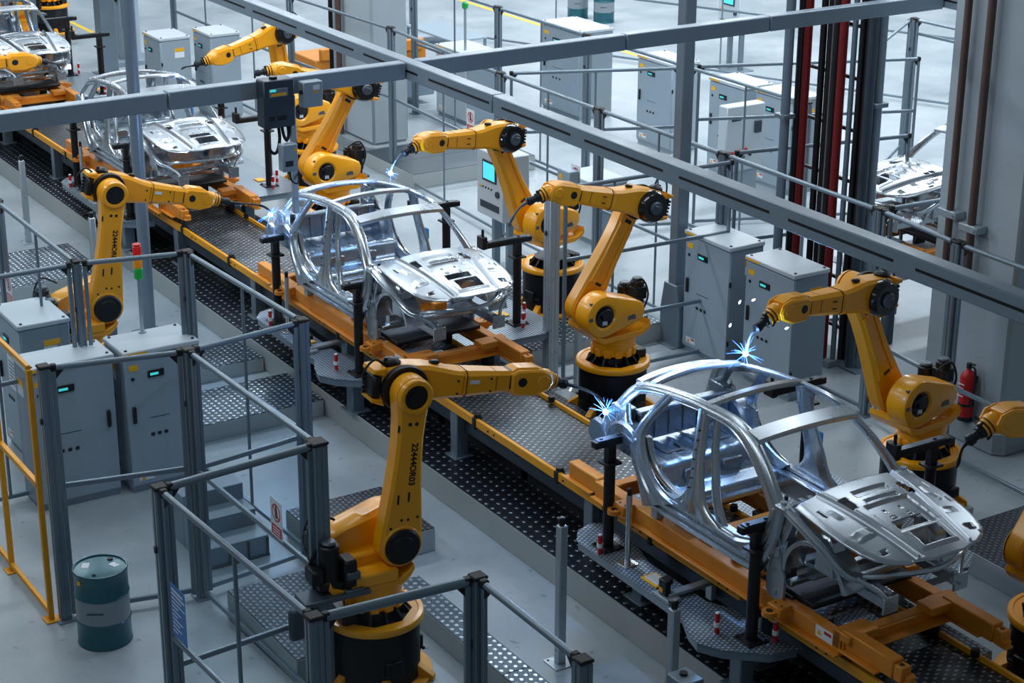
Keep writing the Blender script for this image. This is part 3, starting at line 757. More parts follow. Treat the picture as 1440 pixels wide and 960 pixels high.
# ================================================================ car bodies
PROF = [(0, -.03), (.1, -.03), (.17, -.002), (.24, .002), (.42, .004), (.47, -.012), (.55, -.012), (.6, .004), (.78, .002), (.84, -.004), (.91, -.03), (1, -.03)]
BACK = [(1, -.04), (.88, -.055), (.12, -.055), (0, -.04)]
SILL = [(0, -.04), (.07, -.04), (.11, 0), (.26, .004), (.3, -.03), (.38, -.03), (.43, .004), (.56, .004), (.6, -.028), (.68, -.028), (.73, .0), (.86, .0), (.9, -.04), (1, -.05)]
def ribbon(m, A, B, nrm=None, prof=PROF, back=BACK, n=5, k=1.0):
    """pressed-steel member between two edge lines A and B"""
    A = spline(A, n) if n > 1 else A; B = spline(B, n) if n > 1 else B
    P = list(prof) + list(back); v = []; f = []; N = len(A); q = len(P)
    for i in range(N):
        a, b = Vector(A[i]), Vector(B[i])
        t = (Vector(A[min(i + 1, N - 1)]) - Vector(A[max(i - 1, 0)]) + Vector(B[min(i + 1, N - 1)]) - Vector(B[max(i - 1, 0)]))
        w = b - a; nn = t.cross(w).normalized()
        if nrm is not None and nn.dot(Vector(nrm)) < 0: nn = -nn
        for s, o in P: v.append(a + w * s + nn * (o * k))
    for i in range(N - 1):
        for j in range(q):
            g = (j + 1) % q; f.append((i * q + j, i * q + g, (i + 1) * q + g, (i + 1) * q + j))
    f.append(list(range(q))); f.append([(N - 1) * q + j for j in range(q)][::-1])
    m.add(v, f, True)
def side(m, s):
    Y = lambda L: [(x, s * w, z) for x, w, z in L]
    up = (0, s * .6, .8); out = (0, s, .25)
    # roof rail and windscreen pillar
    ribbon(m, Y([(-2.08, .54, 2.77), (-1.85, .555, 2.845), (-1.58, .565, 2.9), (-1.2, .575, 2.955), (-.8, .585, 2.99), (-.4, .59, 3.0), (-.15, .605, 2.965), (.05, .635, 2.885), (.25, .68, 2.765), (.45, .73, 2.61), (.64, .775, 2.44)]),
           Y([(-2.0, .66, 2.68), (-1.8, .66, 2.75), (-1.55, .665, 2.81), (-1.2, .672, 2.86), (-.82, .68, 2.895), (-.45, .685, 2.9), (-.24, .7, 2.86), (-.05, .725, 2.775), (.13, .755, 2.655), (.31, .79, 2.5), (.46, .82, 2.33)]), up, n=4)
    # rear quarter from roof to tail
    ribbon(m, Y([(-2.0, .5, 2.8), (-2.16, .56, 2.7), (-2.3, .63, 2.52), (-2.46, .71, 2.27), (-2.52, .74, 2.05)]),
           Y([(-1.9, .65, 2.74), (-2.03, .69, 2.6), (-2.14, .73, 2.44), (-2.26, .77, 2.26), (-2.3, .79, 2.02)]), (-.6, s * .6, .4), n=4)
    # quarter window frame and shoulder
    ribbon(m, Y([(-2.02, .7, 2.56), (-1.95, .74, 2.42), (-1.84, .77, 2.32), (-1.72, .78, 2.28)]), Y([(-2.2, .76, 2.36), (-2.12, .79, 2.26), (-1.98, .8, 2.2), (-1.8, .81, 2.17)]), out, n=3)
    # door frame strut
    ribbon(m, Y([(-1.3, .655, 2.87), (-1.46, .7, 2.67), (-1.6, .745, 2.47), (-1.66, .78, 2.3)]), Y([(-1.46, .65, 2.86), (-1.62, .7, 2.66), (-1.76, .745, 2.46), (-1.84, .78, 2.28)]), out, n=3)
    # dog leg down to the sill
    ribbon(m, Y([(-1.64, .775, 2.34), (-1.6, .795, 2.2), (-1.5, .81, 2.06), (-1.34, .82, 1.94), (-1.12, .83, 1.87), (-.92, .83, 1.86)]),
           Y([(-1.88, .775, 2.32), (-1.86, .81, 2.14), (-1.76, .83, 1.96), (-1.66, .835, 1.8), (-1.6, .84, 1.68), (-1.56, .84, 1.57)]), out, n=5)
    ribbon(m, Y([(-1.78, .7, 2.3), (-1.7, .7, 2.1), (-1.56, .7, 1.95), (-1.3, .7, 1.84), (-1.1, .7, 1.8)]), Y([(-1.58, .74, 2.32), (-1.52, .74, 2.14), (-1.42, .74, 2.02), (-1.22, .74, 1.93), (-1.0, .74, 1.89)]), out, n=4)
def sill(m, s):
    Y = lambda L: [(x, s * w, z) for x, w, z in L]
    ribbon(m, Y([(-1.56, .8, 1.57), (-1.0, .8, 1.57), (-.4, .8, 1.57), (.05, .8, 1.57), (.34, .8, 1.6)]), Y([(-1.0, .82, 1.88), (-.7, .825, 1.88), (-.3, .825, 1.88), (.08, .825, 1.88), (.36, .825, 1.93)]), (0, s, .1), SILL, n=3)
    m.box((-1.4, s * .62, 1.58), (.32, s * .72, 1.83), .02)
    m.box((-1.3, s * .70, 1.83), (.5, s * .8, 1.865), .01)
def bpillar(m, s):
    Y = lambda L: [(x, s * w, z) for x, w, z in L]
    ribbon(m, Y([(-.9, .655, 2.91), (-.88, .7, 2.66), (-.86, .75, 2.4), (-.84, .79, 2.15), (-.9, .825, 1.97), (-1.06, .835, 1.84)]), Y([(-.7, .66, 2.92), (-.7, .7, 2.66), (-.66, .755, 2.4), (-.58, .8, 2.15), (-.46, .83, 1.97), (-.2, .835, 1.84)]), (0, s, .2), n=5)
    ribbon(m, Y([(-.7, .6, 2.88), (-.68, .64, 2.6), (-.6, .69, 2.3), (-.54, .72, 2.05), (-.44, .74, 1.86)]), Y([(-.58, .62, 2.88), (-.57, .66, 2.6), (-.47, .71, 2.3), (-.38, .74, 2.05), (-.24, .76, 1.86)]), (0, s, .2), n=4)
def hinge(m, s):
    Y = lambda L: [(x, s * w, z) for x, w, z in L]
    ribbon(m, Y([(.47, .82, 2.38), (.43, .83, 2.2), (.34, .83, 2.04), (.16, .83, 1.93), (-.08, .83, 1.88)]), Y([(.66, .8, 2.42), (.62, .81, 2.18), (.56, .82, 1.98), (.48, .82, 1.8), (.36, .82, 1.62)]), (0, s, .1), n=5)
    m.box((.5, s * .58, 1.78), (.66, s * .74, 2.36), .025); m.box((.4, s * .5, 1.6), (.5, s * .72, 2.3), .02); m.cyl((.6, s * .76, 2.2), (.6, s * .6, 2.2), .05, n=14); m.cyl((.56, s * .78, 1.95), (.56, s * .6, 1.95), .06, n=14)
def front(m, s):
    # upper fender rail, wheel house apron, strut tower and braces
    Y = lambda L: [(x, s * w, z) for x, w, z in L]
    ribbon(m, Y([(.66, .84, 2.46), (.95, .85, 2.38), (1.2, .84, 2.29), (1.42, .8, 2.18), (1.56, .73, 2.1), (1.66, .62, 2.08)]), Y([(.66, .72, 2.5), (.95, .73, 2.42), (1.2, .72, 2.33), (1.38, .69, 2.22), (1.5, .63, 2.14), (1.58, .54, 2.12)]), (0, s * .3, 1), n=4)
    m.tube([(.72, s * .8, 2.4), (1.0, s * .8, 2.33), (1.25, s * .79, 2.24), (1.45, s * .74, 2.13), (1.56, s * .66, 2.07)], .022, 8)
    T = XZ(s * .62)
    o = [(1.08 + .46 * math.cos(R(a)), 1.78 + .46 * math.sin(R(a))) for a in range(15, 181, 11)]
    i = [(1.08 + .41 * math.cos(R(a)), 1.78 + .41 * math.sin(R(a))) for a in range(180, 14, -11)]
    m.prism(o + i, -.13, .13, T, .006)
    m.prism([(1.02, 1.95), (1.28, 1.95), (1.25, 2.3), (1.2, 2.34), (1.08, 2.34), (1.04, 2.3)], -.1, .08, T, .015)
    m.tube([(1.6, s * .68, 2.1), (1.72, s * .52, 1.98), (1.78, s * .46, 1.9)], .024, 8)
    m.prism([(.52, 2.3), (.76, 2.4), (.74, 2.28), (.62, 2.0), (.52, 2.0)], -.05, .05, XZ(s * .7), .01)
def rails(m, s):
    T = XZ(s * .44)
    m.prism([(.55, 1.6), (.8, 1.66), (1.0, 1.8), (1.8, 1.8), (1.8, 1.91), (1.0, 1.91), (.74, 1.78), (.55, 1.74)], -.05, .05, T, .012)
    m.box((1.79, s * .35, 1.77), (1.82, s * .53, 1.94), .006); m.cyl((1.82, s * .4, 1.86), (1.86, s * .4, 1.86), .012, n=8)
    m.box((1.55, s * .36, 1.91), (1.74, s * .42, 1.95), .006)
HP = []
def hood_w(x): # half width
    L = [(.76, .745), (.95, .765), (1.2, .775), (1.45, .765), (1.65, .73), (1.8, .67), (1.92, .56), (2.0, .42), (2.05, .25), (2.07, .1)]
    if x <= L[0][0]: return L[0][1]
    for (a, b), (c, d) in zip(L[:-1], L[1:]):
        if x <= c: return b + (d - b) * (x - a) / (c - a)
    return L[-1][1]
def hood_z(x, y):
    t = (x - .76) / 1.31
    z = 2.545 - .06 * t - .15 * t * t
    z += .085 * (1 - (y / .78) ** 2) - .03
    return z
def mk_hood():
    m = MB(); NX = 112; xs = [.76 + 1.30 * i / NX for i in range(NX + 1)]
    inner = [-.52 + .0116 * j for j in range(91)]
    vid = {}; v = []; f = []
    def ridge(x): return .47 - .15 * (x - .8) / 1.2
    def disp(x, y):
        a = abs(y); d = 0
        r = ridge(x)
        if x < 2.0: d += .026 * math.exp(-((a - r) / .013) ** 2) - .024 * math.exp(-((a - r + .04) / .011) ** 2) - .02 * min(1, max(0, (a - r - .01) / .02))
        w = hood_w(x); e = (w - a) / .04
        if e < 1.2: d -= .014 * max(0, 1.2 - e)
        def pad(x0, x1, y0, y1, h, s=.025):
            ux = min(x - x0, x1 - x); uy = min(y - y0, y1 - y); u = max(0, min(1, min(ux, uy) / (s * .6))); u = u * u * (3 - 2 * u); return 1.35 * h * u
        d += pad(1.18, 1.64, -.27, .27, -.022) + pad(.93, 1.03, -.21, .21, -.018, .015) + pad(1.1, 1.17, -.2, .2, -.016, .012)
        d += pad(1.42, 1.56, -.62, -.46, .02) + pad(.98, 1.25, -.56, -.54, .012, .01) + pad(.98, 1.25, .54, .56, .012, .01) + pad(1.66, 1.95, -.23, .23, .012, .02)
        d += pad(1.2, 1.34, .56, .6, .012, .01) + pad(1.45, 1.55, .46, .58, -.012, .02)
        return d
    holes = [(1.70, 1.91, -.17, .17), (1.47, 1.60, -.18, .18), (.97, 1.17, -.405, -.31), (.97, 1.17, .31, .405), (.97, 1.1, -.655, -.625), (.97, 1.1, .625, .655),
             (1.73, 1.81, -.57, -.5), (1.73, 1.83, .47, .56), (1.28, 1.33, -.13, -.1), (1.28, 1.33, .06, .09), (1.4, 1.44, -.13, -.07), (1.4, 1.44, .06, .12), (1.85, 1.89, .56, .59), (1.27, 1.38, .66, .68)]
    rowy = []
    for x in xs:
        w = hood_w(x); k = min(ridge(x) / .47, w / .56)
        ys = [-w + (w - .52 * k) * j / 12 for j in range(12)] + [q * k for q in inner] + [.524 * k + (w - .524 * k) * j / 12 for j in range(1, 13)]
        rowy.append(ys)
    n = len(rowy[0])
    for i, x in enumerate(xs):
        for j, y in enumerate(rowy[i]):
            xx = x + .02 * (1 - (y / .8) ** 2) if i == NX else x
            v.append((xx, y, hood_z(x, y) + disp(x, y)))
    for i in range(NX):
        for j in range(n - 1):
            cx = (xs[i] + xs[i + 1]) / 2; cy = (rowy[i][j] + rowy[i][j + 1] + rowy[i + 1][j] + rowy[i + 1][j + 1]) / 4
            if any(a < cx < b and c < cy < d for a, b, c, d in holes): continue
            f.append((i * n + j, i * n + j + 1, (i + 1) * n + j + 1, (i + 1) * n + j))
    m.add(v, f, True)
    return m
def mk_floor():
    m = MB()
    # rear floor with lengthwise beads, heel step and front lip as one profile swept across
    N = 44; v = []; f = []
    prof = [(-2.42, 2.0), (-2.3, 2.06), (-2.2, 2.07), (-1.95, 2.07), (-1.7, 2.065), (-1.5, 2.06), (-1.43, 2.05), (-1.395, 2.0), (-1.37, 1.9), (-1.34, 1.84), (-1.28, 1.815), (-1.12, 1.81), (-1.08, 1.79), (-1.07, 1.72), (-1.0, 1.71)]
    for j in range(N + 1):
        y = -.68 + 1.36 * j / N
        bead = .012 * (math.cos(y * 2 * math.pi / .2) > .55)
        for i, (x, z) in enumerate(prof):
            dz = bead if 1 < i < 6 else (.007 * math.cos(y * math.pi / .34) if 7 <= i <= 11 else 0)
            v.append((x + (dz * .8 if 7 <= i <= 10 else 0), y, z + (dz if i < 7 else dz * .2)))
    n = len(prof)
    for j in range(N):
        for i in range(n - 1): f.append((j * n + i, j * n + i + 1, (j + 1) * n + i + 1, (j + 1) * n + i))
    m.add(v, f, True)
    return m
def mk_beads():
    m = MB()
    for y in (-.34, .3):
        m.tube([(-1.98, y - .12, 2.085), (-1.7, y - .12, 2.083), (-1.62, y - .1, 2.08), (-1.62, y + .08, 2.08), (-1.7, y + .1, 2.083), (-1.8, y + .1, 2.083)], .012, 6)
    for y in (-.02,): m.tube([(-2.2, y, 2.085), (-1.5, y, 2.078)], .014, 6)
    for y in (-.3, .2): m.box((-1.36, y - .13, 1.84), (-1.325, y + .13, 1.98), .012)
    m.box((-1.06, -.68, 1.68), (-.98, .68, 1.74), .012); m.box((-1.22, -.35, 1.6), (-1.08, -.12, 1.7), .02); m.box((-1.22, .2, 1.6), (-1.08, .42, 1.7), .02)
    return m
def mk_bulkhead():
    m = MB()
    m.box((-2.02, -.62, 2.42), (-1.9, .62, 2.47), .012); m.box((-1.99, -.62, 2.1), (-1.965, .62, 2.42))
    for k in range(7): m.box((-1.965, -.58 + .19 * k, 2.12), (-1.945, -.58 + .19 * k + .035, 2.41), .006)
    return m
def mk_wheelhouse(s):
    m = MB()
    poly = [(-2.32, 2.0)] + [(-1.98 + .34 * math.cos(R(a)), 2.03 + .34 * math.sin(R(a))) for a in range(165, 14, -15)] + [(-1.64, 2.0)]
    m.prism(poly, -.09, .09, XZ(s * .7), .03)
    m.box((-2.28, s * .58, 2.3), (-2.02, s * .74, 2.48), .01)
    for k in range(3): m.box((-2.27 + .09 * k, s * .745 - .004, 2.33), (-2.2 + .09 * k, s * .745 + .004, 2.45), .002)
    return m
def mk_tail():
    m = MB(); m.box((-2.52, -.7, 1.98), (-2.46, .7, 2.12), .015)
    for s in (-1, 1):
        m.prism([(-2.62, 2.02), (-2.6, 2.16), (-2.5, 2.24), (-2.36, 2.22), (-2.3, 2.08), (-2.36, 1.96), (-2.5, 1.93)], -.04, .04, XZ(s * .76), .015)
    m.box((-2.34, -.55, 2.06), (-2.3, .55, 2.1), .01)
    return m
def bow(x0, x1, w, z, crown, th=.018, n=14, dz=0, slot=False):
    m = MB(); v = []; f = []
    sec = [(x0, 0), (x0 + .012, .016), (x1 - .012, .016 + dz), (x1, dz), (x1, dz - .03), (x0, -.03)]
    for i in range(n + 1):
        y = -w + 2 * w * i / n; c = crown * (1 - (y / w) ** 2)
        for x, h in sec: v.append((x - .05 * (y / w) ** 2 * (1 if x0 > -1 else -1) * .6, y, z + c + h))
    q = len(sec)
    for i in range(n):
        for j in range(q):
            g = (j + 1) % q; f.append((i * q + j, i * q + g, (i + 1) * q + g, (i + 1) * q + j))
    f.append(list(range(q))); f.append([n * q + j for j in range(q)])
    m.add(v, f, True); return m
def mk_cowl():
    m = MB(); m.box((.56, -.74, 2.36), (.74, .74, 2.43), .015); m.box((.66, -.72, 2.43), (.7, .72, 2.48), .01); m.box((.5, -.7, 1.78), (.53, .7, 2.38), .01)
    random.seed(3)
    for k in range(16):
        y = -.7 + 1.4 * k / 15; m.box((.56 + .05 * random.random(), y - .02, 2.43), (.64 + .04 * random.random(), y + .03, 2.45 + .02 * random.random()), .004)
    for s in (-1, 1): m.cyl((.62, s * .76, 2.44), (.62, s * .76, 2.5), .035, n=12); m.box((.56, s * .78 - .05, 2.4), (.72, s * .78 + .04, 2.47), .012)
    return m
def mk_crosstube():
    m = MB(); m.tube(spline([(1.6, -.6, 2.1), (1.74, -.5, 2.14), (1.86, -.25, 2.15), (1.9, 0, 2.15), (1.86, .25, 2.15), (1.74, .5, 2.14), (1.6, .6, 2.1)], 4), .028, 8)
    m.box((.6, -.66, 1.58), (.68, .66, 1.64), .01); m.box((1.2, -.42, 1.82), (1.26, .42, 1.88), .01)
    return m
def mk_hanger(s):
    m = MB(); m.prism([(.42, 1.5), (.48, 1.43), (.64, 1.43), (.68, 1.5), (.68, 1.72), (.62, 1.78), (.48, 1.78), (.42, 1.68)], -.014, .014, XZ(s * .74), .003)
    m.cyl((.56, s * .77, 1.52), (.56, s * .72, 1.52), .028, n=10); m.prism([(.46, 1.76), (.52, 2.1), (.58, 2.1), (.64, 1.76)], -.02, .02, XZ(s * .74), .004)
    m.tube([(.42, s * .74, 1.7), (.5, s * .78, 1.95), (.44, s * .76, 2.2)], .02, 6)
    return m
def car(x, label, y=YC, rz=0, group='bare steel car bodies on the line'):
    t = thing('car_body', label, 'car body', (x, y, 0), rz, group)
    for s in (-1, 1):
        m = MB(); side(m, s); sf = m.build('side_frame', 'body_steel', t)
        if s == 1:
            b = MB(); b.box((-.66, .748, 2.28), (-.57, .764, 2.42), .003); b.build('tape_patch', 'blue_tape', sf)
        m = MB(); sill(m, s); m.build('sill', 'body_steel', t)
        m = MB(); bpillar(m, s); bp = m.build('center_pillar', 'body_steel', t)
        d = MB()
        for k in range(7): d.cyl((-.78, s * (.70 + .018 * k), 2.7 - .1 * k), (-.78, s * (.718 + .018 * k), 2.7 - .1 * k), .009, n=6)
        d.build('bolt_hole', 'black', bp)
        m = MB(); hinge(m, s); m.build('hinge_pillar', 'body_steel', t)
        m = MB(); front(m, s); m.build('fender_rail', 'body_steel', t)
        m = MB(); rails(m, s); m.build('frame_rail', 'body_steel', t)
        mk_wheelhouse(s).build('wheel_house', 'floor_steel', t)
        mk_hanger(s).build('hanger_plate', 'aluminium', t)
    o = mk_hood().build('hood', 'hood_steel', t, ang=60)
    md = o.modifiers.new('s', 'SOLIDIFY'); md.thickness = .014; md.offset = -1
    b = MB()
    for sy in (-.1, .1):
        b.box((1.28, sy - .035, 2.475), (1.42, sy + .035, 2.5), .006); b.cyl((1.32, sy - .02, 2.5), (1.32, sy - .02, 2.515), .014, n=8)
    for sy in (-.36, .36): b.box((1.1, sy - .045, 2.5), (1.25, sy + .045, 2.515), .004)
    b.build('bracket', 'bright_metal', o)
    fl = mk_floor().build('floor_panel', 'floor_steel', t, ang=60)
    md = fl.modifiers.new('s', 'SOLIDIFY'); md.thickness = .01; md.offset = -1
    mk_beads().build('floor_bead', 'body_steel', fl)
    mk_bulkhead().build('seat_bulkhead', 'floor_steel', t); mk_tail().build('tail_panel', 'floor_steel', t)
    bow(-.1, .1, .63, 2.915, .045, dz=-.035).build('roof_crossmember', 'hood_steel', t)
    bow(-.82, -.72, .6, 2.955, .055).build('roof_crossmember', 'hood_steel', t)
    bow(-1.84, -1.74, .57, 2.845, .05).build('roof_crossmember', 'hood_steel', t)
    bow(-2.12, -2.0, .55, 2.765, .045).build('roof_crossmember', 'body_steel', t)
    mk_cowl().build('cowl_panel', 'body_steel', t); mk_crosstube().build('front_crossmember', 'body_steel', t)
    return t
c1 = car(ST[0], 'bare steel car body nearest the camera, hood on, with a blue arc at its rear')
def car_copy(x, y, rz, label):
    return dup(c1, None, (x, y, 0), rz, label)
car_copy(ST[1], YC, 0, 'bare steel car body second on the line, behind the front left robot')
car_copy(ST[2], YC, 0, 'bare steel car body third on the line, crossed by the left overhead beam')
car_copy(ST[3], YC, 0, 'bare steel car body farthest up the line in the top left corner')
o = car_copy(-20.3, 21.0, R(-90), 'shadowed bare car body pointing left, half hidden behind the right concrete column'); 

# ================================================================ orange skids carrying the bodies
def skid(x, label, y=YC, rz=0):
    t = thing('carrier_skid', label, 'skid', (x, y, 0), rz, 'orange skids under the car bodies')
    for s in (-1, 1):
        m = MB(); m.box((-2.55, s * .6, 1.27), (1.5, s * .74, 1.45), .012)
        m.box((-2.55, s * .58, 1.25), (1.5, s * .8, 1.275), .006); m.box((-3.1, s * .58, 1.29), (-2.54, s * .72, 1.47), .012); m.box((-3.14, s * .56, 1.27), (-2.6, s * .78, 1.29), .006)
        m.build('side_beam', 'orange', t)
        m = MB(); m.box((1.48, s * .555, 1.33), (2.16, s * .7, 1.52), .012); m.box((1.48, s * .54, 1.31), (2.0, s * .76, 1.335), .006)
        m.box((2.16, s * .565, 1.33), (2.27, s * .69, 1.49), .01); m.lathe([(0, .05), (.06, .05)], 14, frame((2.29, s * .6, 1.35), (0, 0, 1))); m.box((2.2, s * .56, 1.33), (2.34, s * .66, 1.36), .008)
        fk = m.build('fork_arm', 'orange', t)
        m = MB(); m.cyl((2.21, s * .63, 1.489), (2.21, s * .63, 1.494), .024, n=10); m.build('pin_hole', 'black', fk)
        for ex in (.72, -1.88):
            m = MB(); m.box((ex - .1, s * .73, 1.36), (ex + .1, s * .9, 1.47), .012); m.lathe([(0, .075), (.05, .075)], 16, frame((ex - .02, s * .93, 1.37), (0, 0, 1)))
            e = m.build('lifting_lug', 'orange', t)
            m = MB()
            for dx, dy in ((-.02, .93), (-.04, .84), (.05, .84)): m.cyl((ex + dx, s * dy, 1.42 if dy > .9 else 1.47), (ex + dx, s * dy, 1.425 if dy > .9 else 1.475), .035 if dy > .9 else .012, n=10)
            m.build('bolt', 'black', e)
    m = MB(); T = YZ(1.38)
    m.prism([(-.74, 1.33), (.74, 1.33), (.74, 1.5), (.45, 1.5), (.36, 1.43), (-.3, 1.43), (-.36, 1.5), (-.74, 1.5)], .0, .12, T, .008)
    m.box((1.5, -.72, 1.33), (1.53, .72, 1.42), .004); m.box((1.5, -.55, 1.33), (1.66, .55, 1.345), .004)
    m.box((1.4, .3, 1.42), (1.62, .72, 1.505), .01); m.box((1.4, -.74, 1.42), (1.62, -.36, 1.505), .01)
    m.build('front_crossbeam', 'orange', t)
    for cx, w, z0, z1 in ((-.85, .22, 1.3, 1.52), (-2.45, .14, 1.28, 1.45), (.35, .1, 1.28, 1.4), (-1.7, .12, 1.28, 1.42)):
        m = MB(); m.box((cx, -.6, z0), (cx + w, .6, z1), .012); m.build('crossbeam', 'orange', t)
    for s in (-1, 1):
        for cx in (-.3, .05):
            m = MB(); m.box((cx, s * .42, 1.45), (cx + .12, s * .62, 1.56 if cx < 0 else 1.6), .01); m.build('support_block', 'orange', t)
        for cx in (-1.5, .5):
            m = MB(); m.box((cx, s * .64, 1.45), (cx + .1, s * .74, 1.58), .008); m.build('support_block', 'aluminium', t)
    m = MB(); m.box((.42, -.6, 1.44), (.96, .68, 1.5), .015); m.box((.5, -.66, 1.42), (.7, -.6, 1.47), .015); m.build('rubber_tray', 'rubber', t)
    m = MB(); m.box((-.5, -.32, 1.2), (.12, .3, 1.42), .02); m.build('control_box', 'dark_metal', t)
    m = MB(); m.box((1.05, -.42, 1.3), (1.3, -.05, 1.36), .008); m.build('tread_pad', 'plate_tread', t)
    for cx in (-2.9, -1.3, .2, 1.3):
        for s in (-1, 1):
            m = MB(); m.box((cx, s * .52 - .05, 1.085), (cx + .2, s * .52 + .05, 1.3), .01); m.build('skid_foot', 'black', t)
    lb = MB(); lb.box((1.16, -.742, 1.32), (1.4, -.738, 1.44)); l = lb.build('warning_label', 'white', t)
    lb = MB(); lb.prism([(1.18, 1.35), (1.25, 1.35), (1.215, 1.41)], .742, .744, XZ(0)); lb.build('label_triangle', 'label_yellow', l)
    lb = MB(); lb.box((1.28, -.745, 1.39), (1.38, -.742, 1.42)); lb.build('label_stripe', 'red', l)
    return t
s1 = skid(ST[0], 'orange steel skid with two long forks under the nearest car body')
dup(s1, None, (ST[1], YC, 0), 0, 'orange steel skid under the second car body')
dup(s1, None, (ST[2], YC, 0), 0, 'orange steel skid under the third car body, left of centre')
dup(s1, None, (ST[3], YC, 0), 0, 'orange steel skid under the farthest car body at the left edge')
dup(s1, None, (-20.3, 21.0, 0), R(-90), 'orange skid behind the right concrete column under the shadowed car body')
t = thing('skid_stand', 'low dark stand below the shadowed car body behind the right column', 'stand', (-20.3, 21.0, 0))
m = MB(); [m.box((x - .06, y - .06, 0), (x + .06, y + .06, 1.07), .01) for x in (-.5, .5) for y in (-1.8, 2.3)]; m.build('leg', 'dark_metal', t)
m = MB(); m.box((-.7, -2.1, 1.06), (.7, 2.7, 1.085), .01); m.build('top_plate', 'beam_grey', t)
t = thing('roller_stand', 'grey roller table with an orange skid beam behind the tall robot at upper left', 'table', (-37.3, 19.6, 0))
m = MB(); m.box((-1.2, -1.6, .2), (.4, 1.4, .95), .02); m.build('frame', 'beam_grey', t)
m = MB(); m.box((-1.0, -1.5, .95), (.2, 1.3, 1.25), .02); m.box((.15, -1.4, 1.25), (.3, 1.2, 1.5), .02); m.build('orange_beam', 'orange', t)

